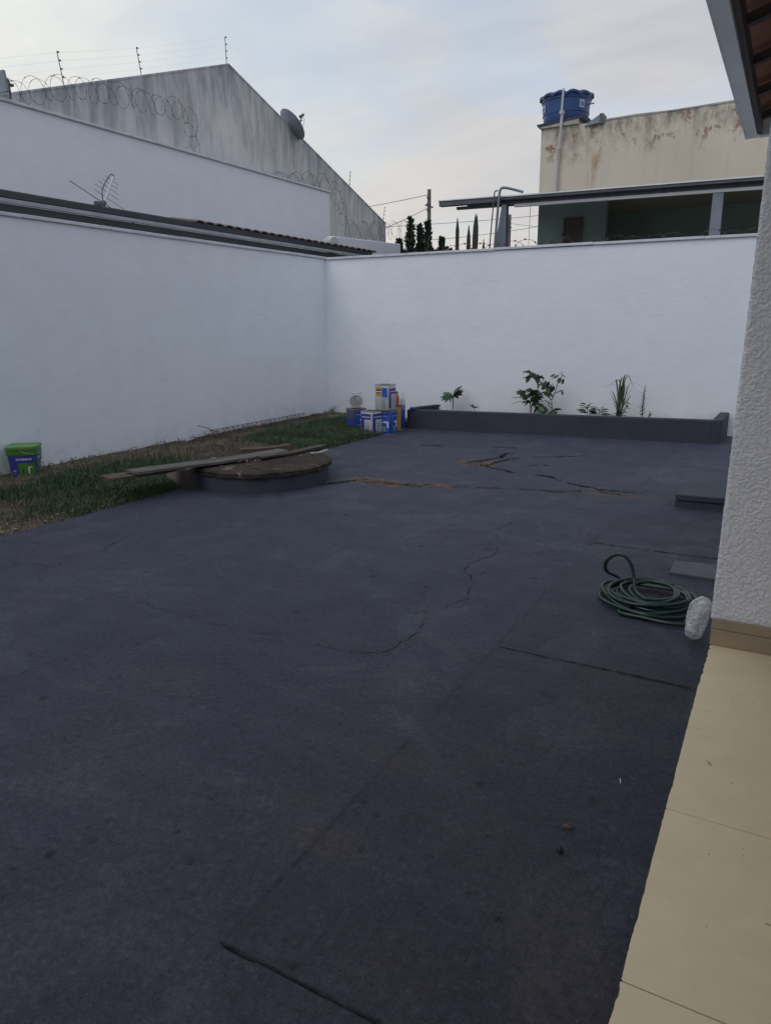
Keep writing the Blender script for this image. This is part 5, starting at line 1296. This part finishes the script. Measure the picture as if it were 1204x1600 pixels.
# two low leafy herbs
for x, n, hgt, lab in ((-2.44,14,.16,'low bushy herb with pointed leaves, left of the pair beside the grass clump'),(-2.27,13,.10,'low spreading herb with pointed leaves, nearest the grass clump on its left')):
    p = plant('herb', x, PY, lab); MB().tube([(x,PY,.25),(x,PY,.27+hgt*.8)], .004, 5).build('stem', 'stem', p)
    for k in range(n): a = k*2.4; t = k/n; leaf(p, (x+.02*math.cos(a),PY+.02*math.sin(a),.27+hgt*t), (math.cos(a),math.sin(a)*.6,.25+.2*t), (.15-.07*t), 'lance' if k % 4 == 3 else 'oval', 'leaf_pale' if k % 4 == 1 else 'leaf', roll=rp.uniform(-.5,.5))
# grass clump with arching blades
p = plant('grass_clump', -2.0, PY, 'tuft of long arching grass blades in the bed')
def blade(par, pts, w, m):
    P = spline(pts, 5); n = len(P); V = []; F = []
    side = Vector((.75,.5,0)).normalized() if rp.random() < .5 else Vector((.85,-.4,0)).normalized()
    for i, q in enumerate(P):
        t = i/(n-1); ww = w*(1-t**2.2)*(.6+.8*min(1,t*4)*.5)+.0006; V += [q-side*ww, q+Vector((0,-ww*.35,0)), q+side*ww]
    for i in range(n-1): a = 3*i; F += [(a,a+3,a+4,a+1),(a+1,a+4,a+5,a+2)]
    MB().add(V, F).build('blade', m, par, smooth=True)
BL = [(-.03,.50,-.14,.42,'l'),(-.02,.44,-.24,.40,'l'),(.0,.52,.0,.36,'l'),(-.05,.50,-.03,.44,'l'),(.06,.56,.17,.38,'l'),(.05,.50,.13,.56,'l'),(.03,.48,.07,.55,'l'),(.10,.36,.22,.34,'p'),(-.12,.26,-.34,.24,'p'),(-.12,.32,-.40,.26,'p'),(-.08,.18,-.26,.10,'p'),(.12,.38,.28,.26,'p'),(.1,.24,.2,.30,'l'),(-.02,.40,.02,.52,'l'),(.02,.42,-.02,.50,'l'),(.14,.46,.36,.33,'p'),(.05,.3,.12,.42,'l'),(-.06,.30,-.16,.36,'l')]
for mx_, mz, ex, ez, kd in BL:
    x0 = -2.0+rp.uniform(-.035,.035); y0 = PY+rp.uniform(-.03,.03)
    blade(p, [(x0,y0,.25),(x0+mx_*.4,y0,.25+mz*.6),(x0+mx_,y0-.02,.25+mz),(x0+(mx_+ex)/2,y0-.03,.25+max(mz,ez)*1.02),(x0+ex*1.25,y0-.04,.25+ez)], .011 if kd == 'l' else .0035, 'leaf' if kd == 'l' else 'stem')
p = plant('herb', -1.93, PY-.03, 'small leafy weed growing against the right side of the grass clump')
MB().tube(spline([(-1.97,PY-.03,.25),(-1.92,PY-.03,.36),(-1.88,PY-.03,.48)], 4), .005, 5).build('stem', 'stem', p)
for k in range(16): a = k*2.4; t = k/16; leaf(p, (-1.97+.09*t,PY-.03,.28+.20*t), (math.cos(a),math.sin(a)*.6,.2), .095*(1-.4*t), 'oval', roll=rp.uniform(-.6,.6))
for k in range(6): a = k*1.1; leaf(p, (-2.09+.015*k,PY-.03,.27+.02*(k % 2)), (math.cos(a),math.sin(a)*.6,.3), .07, 'oval')
# upright spike
p = plant('spike_plant', -1.69, PY, 'thin upright spiky plant at the right of the grass clump')
MB().tube(spline([(-1.685,PY,.25),(-1.69,PY,.45),(-1.675,PY,.71)], 4), [.006]*8+[.002], 5).build('stem', 'stem', p)
for k in range(46): a = k*2.4; t = k/46; leaf(p, (-1.685,PY,.27+.34*t), (math.cos(a),math.sin(a)*.6,1.1), .065*(1-.35*t), 'lance')
blade(p, [(-1.69,PY,.5),(-1.60,PY,.515),(-1.47,PY,.50)], .003, 'stem'); blade(p, [(-1.69,PY,.36),(-1.76,PY,.42),(-1.86,PY,.43)], .003, 'stem'); blade(p, [(-1.69,PY,.30),(-1.76,PY,.33),(-1.84,PY,.33)], .003, 'stem')
p = plant('sprout', -1.60, PY, 'short pale green sprout beside the spiky plant')
for k in range(4): blade(p, [(-1.60,PY,.25),(-1.595+.01*k,PY,.31),(-1.585+.02*k,PY,.37-.02*k)], .006, 'leaf_pale')
# weed by the corner of the bed, left of the cans
p = thing('weed', (-6.62,10.05,.03), 'small dark weed in the far corner left of the paint cans', 'plant')
MB().tube(spline([(-6.62,10.05,.02),(-6.60,10.05,.12),(-6.58,10.05,.23)], 4), .005, 5).build('stem', 'stem', p)
for k in range(13): a = k*2.4; t = k/13; leaf(p, (-6.61+.03*t,10.05,.05+.18*t), (math.cos(a),math.sin(a)*.6,.2), .12*(1-.4*t), 'oval', roll=rp.uniform(-.6,.6))
tag(MB().hexa([(-6.55,9.75,.03),(-6.36,9.7,.03),(-6.3,9.85,.03),(-6.5,9.92,.03),(-6.53,9.76,.11),(-6.38,9.72,.13),(-6.33,9.84,.12),(-6.48,9.9,.1)]).build('broken_brick', 'rubble', origin=(-6.42,9.8,.03), bevel=.012), 'broken pale brick piece beside the corner weed', 'brick')
tag(MB().hexa([(-6.2,9.35,.03),(-5.85,9.28,.03),(-5.83,9.38,.03),(-6.18,9.46,.03),(-6.2,9.35,.07),(-5.85,9.28,.075),(-5.83,9.38,.075),(-6.18,9.46,.07)]).build('timber_offcut', 'pvc_dirty', origin=(-6,9.36,.03), bevel=.004), 'pale timber offcut lying in the grass left of the cans', 'timber')

sc.render.engine = 'CYCLES'
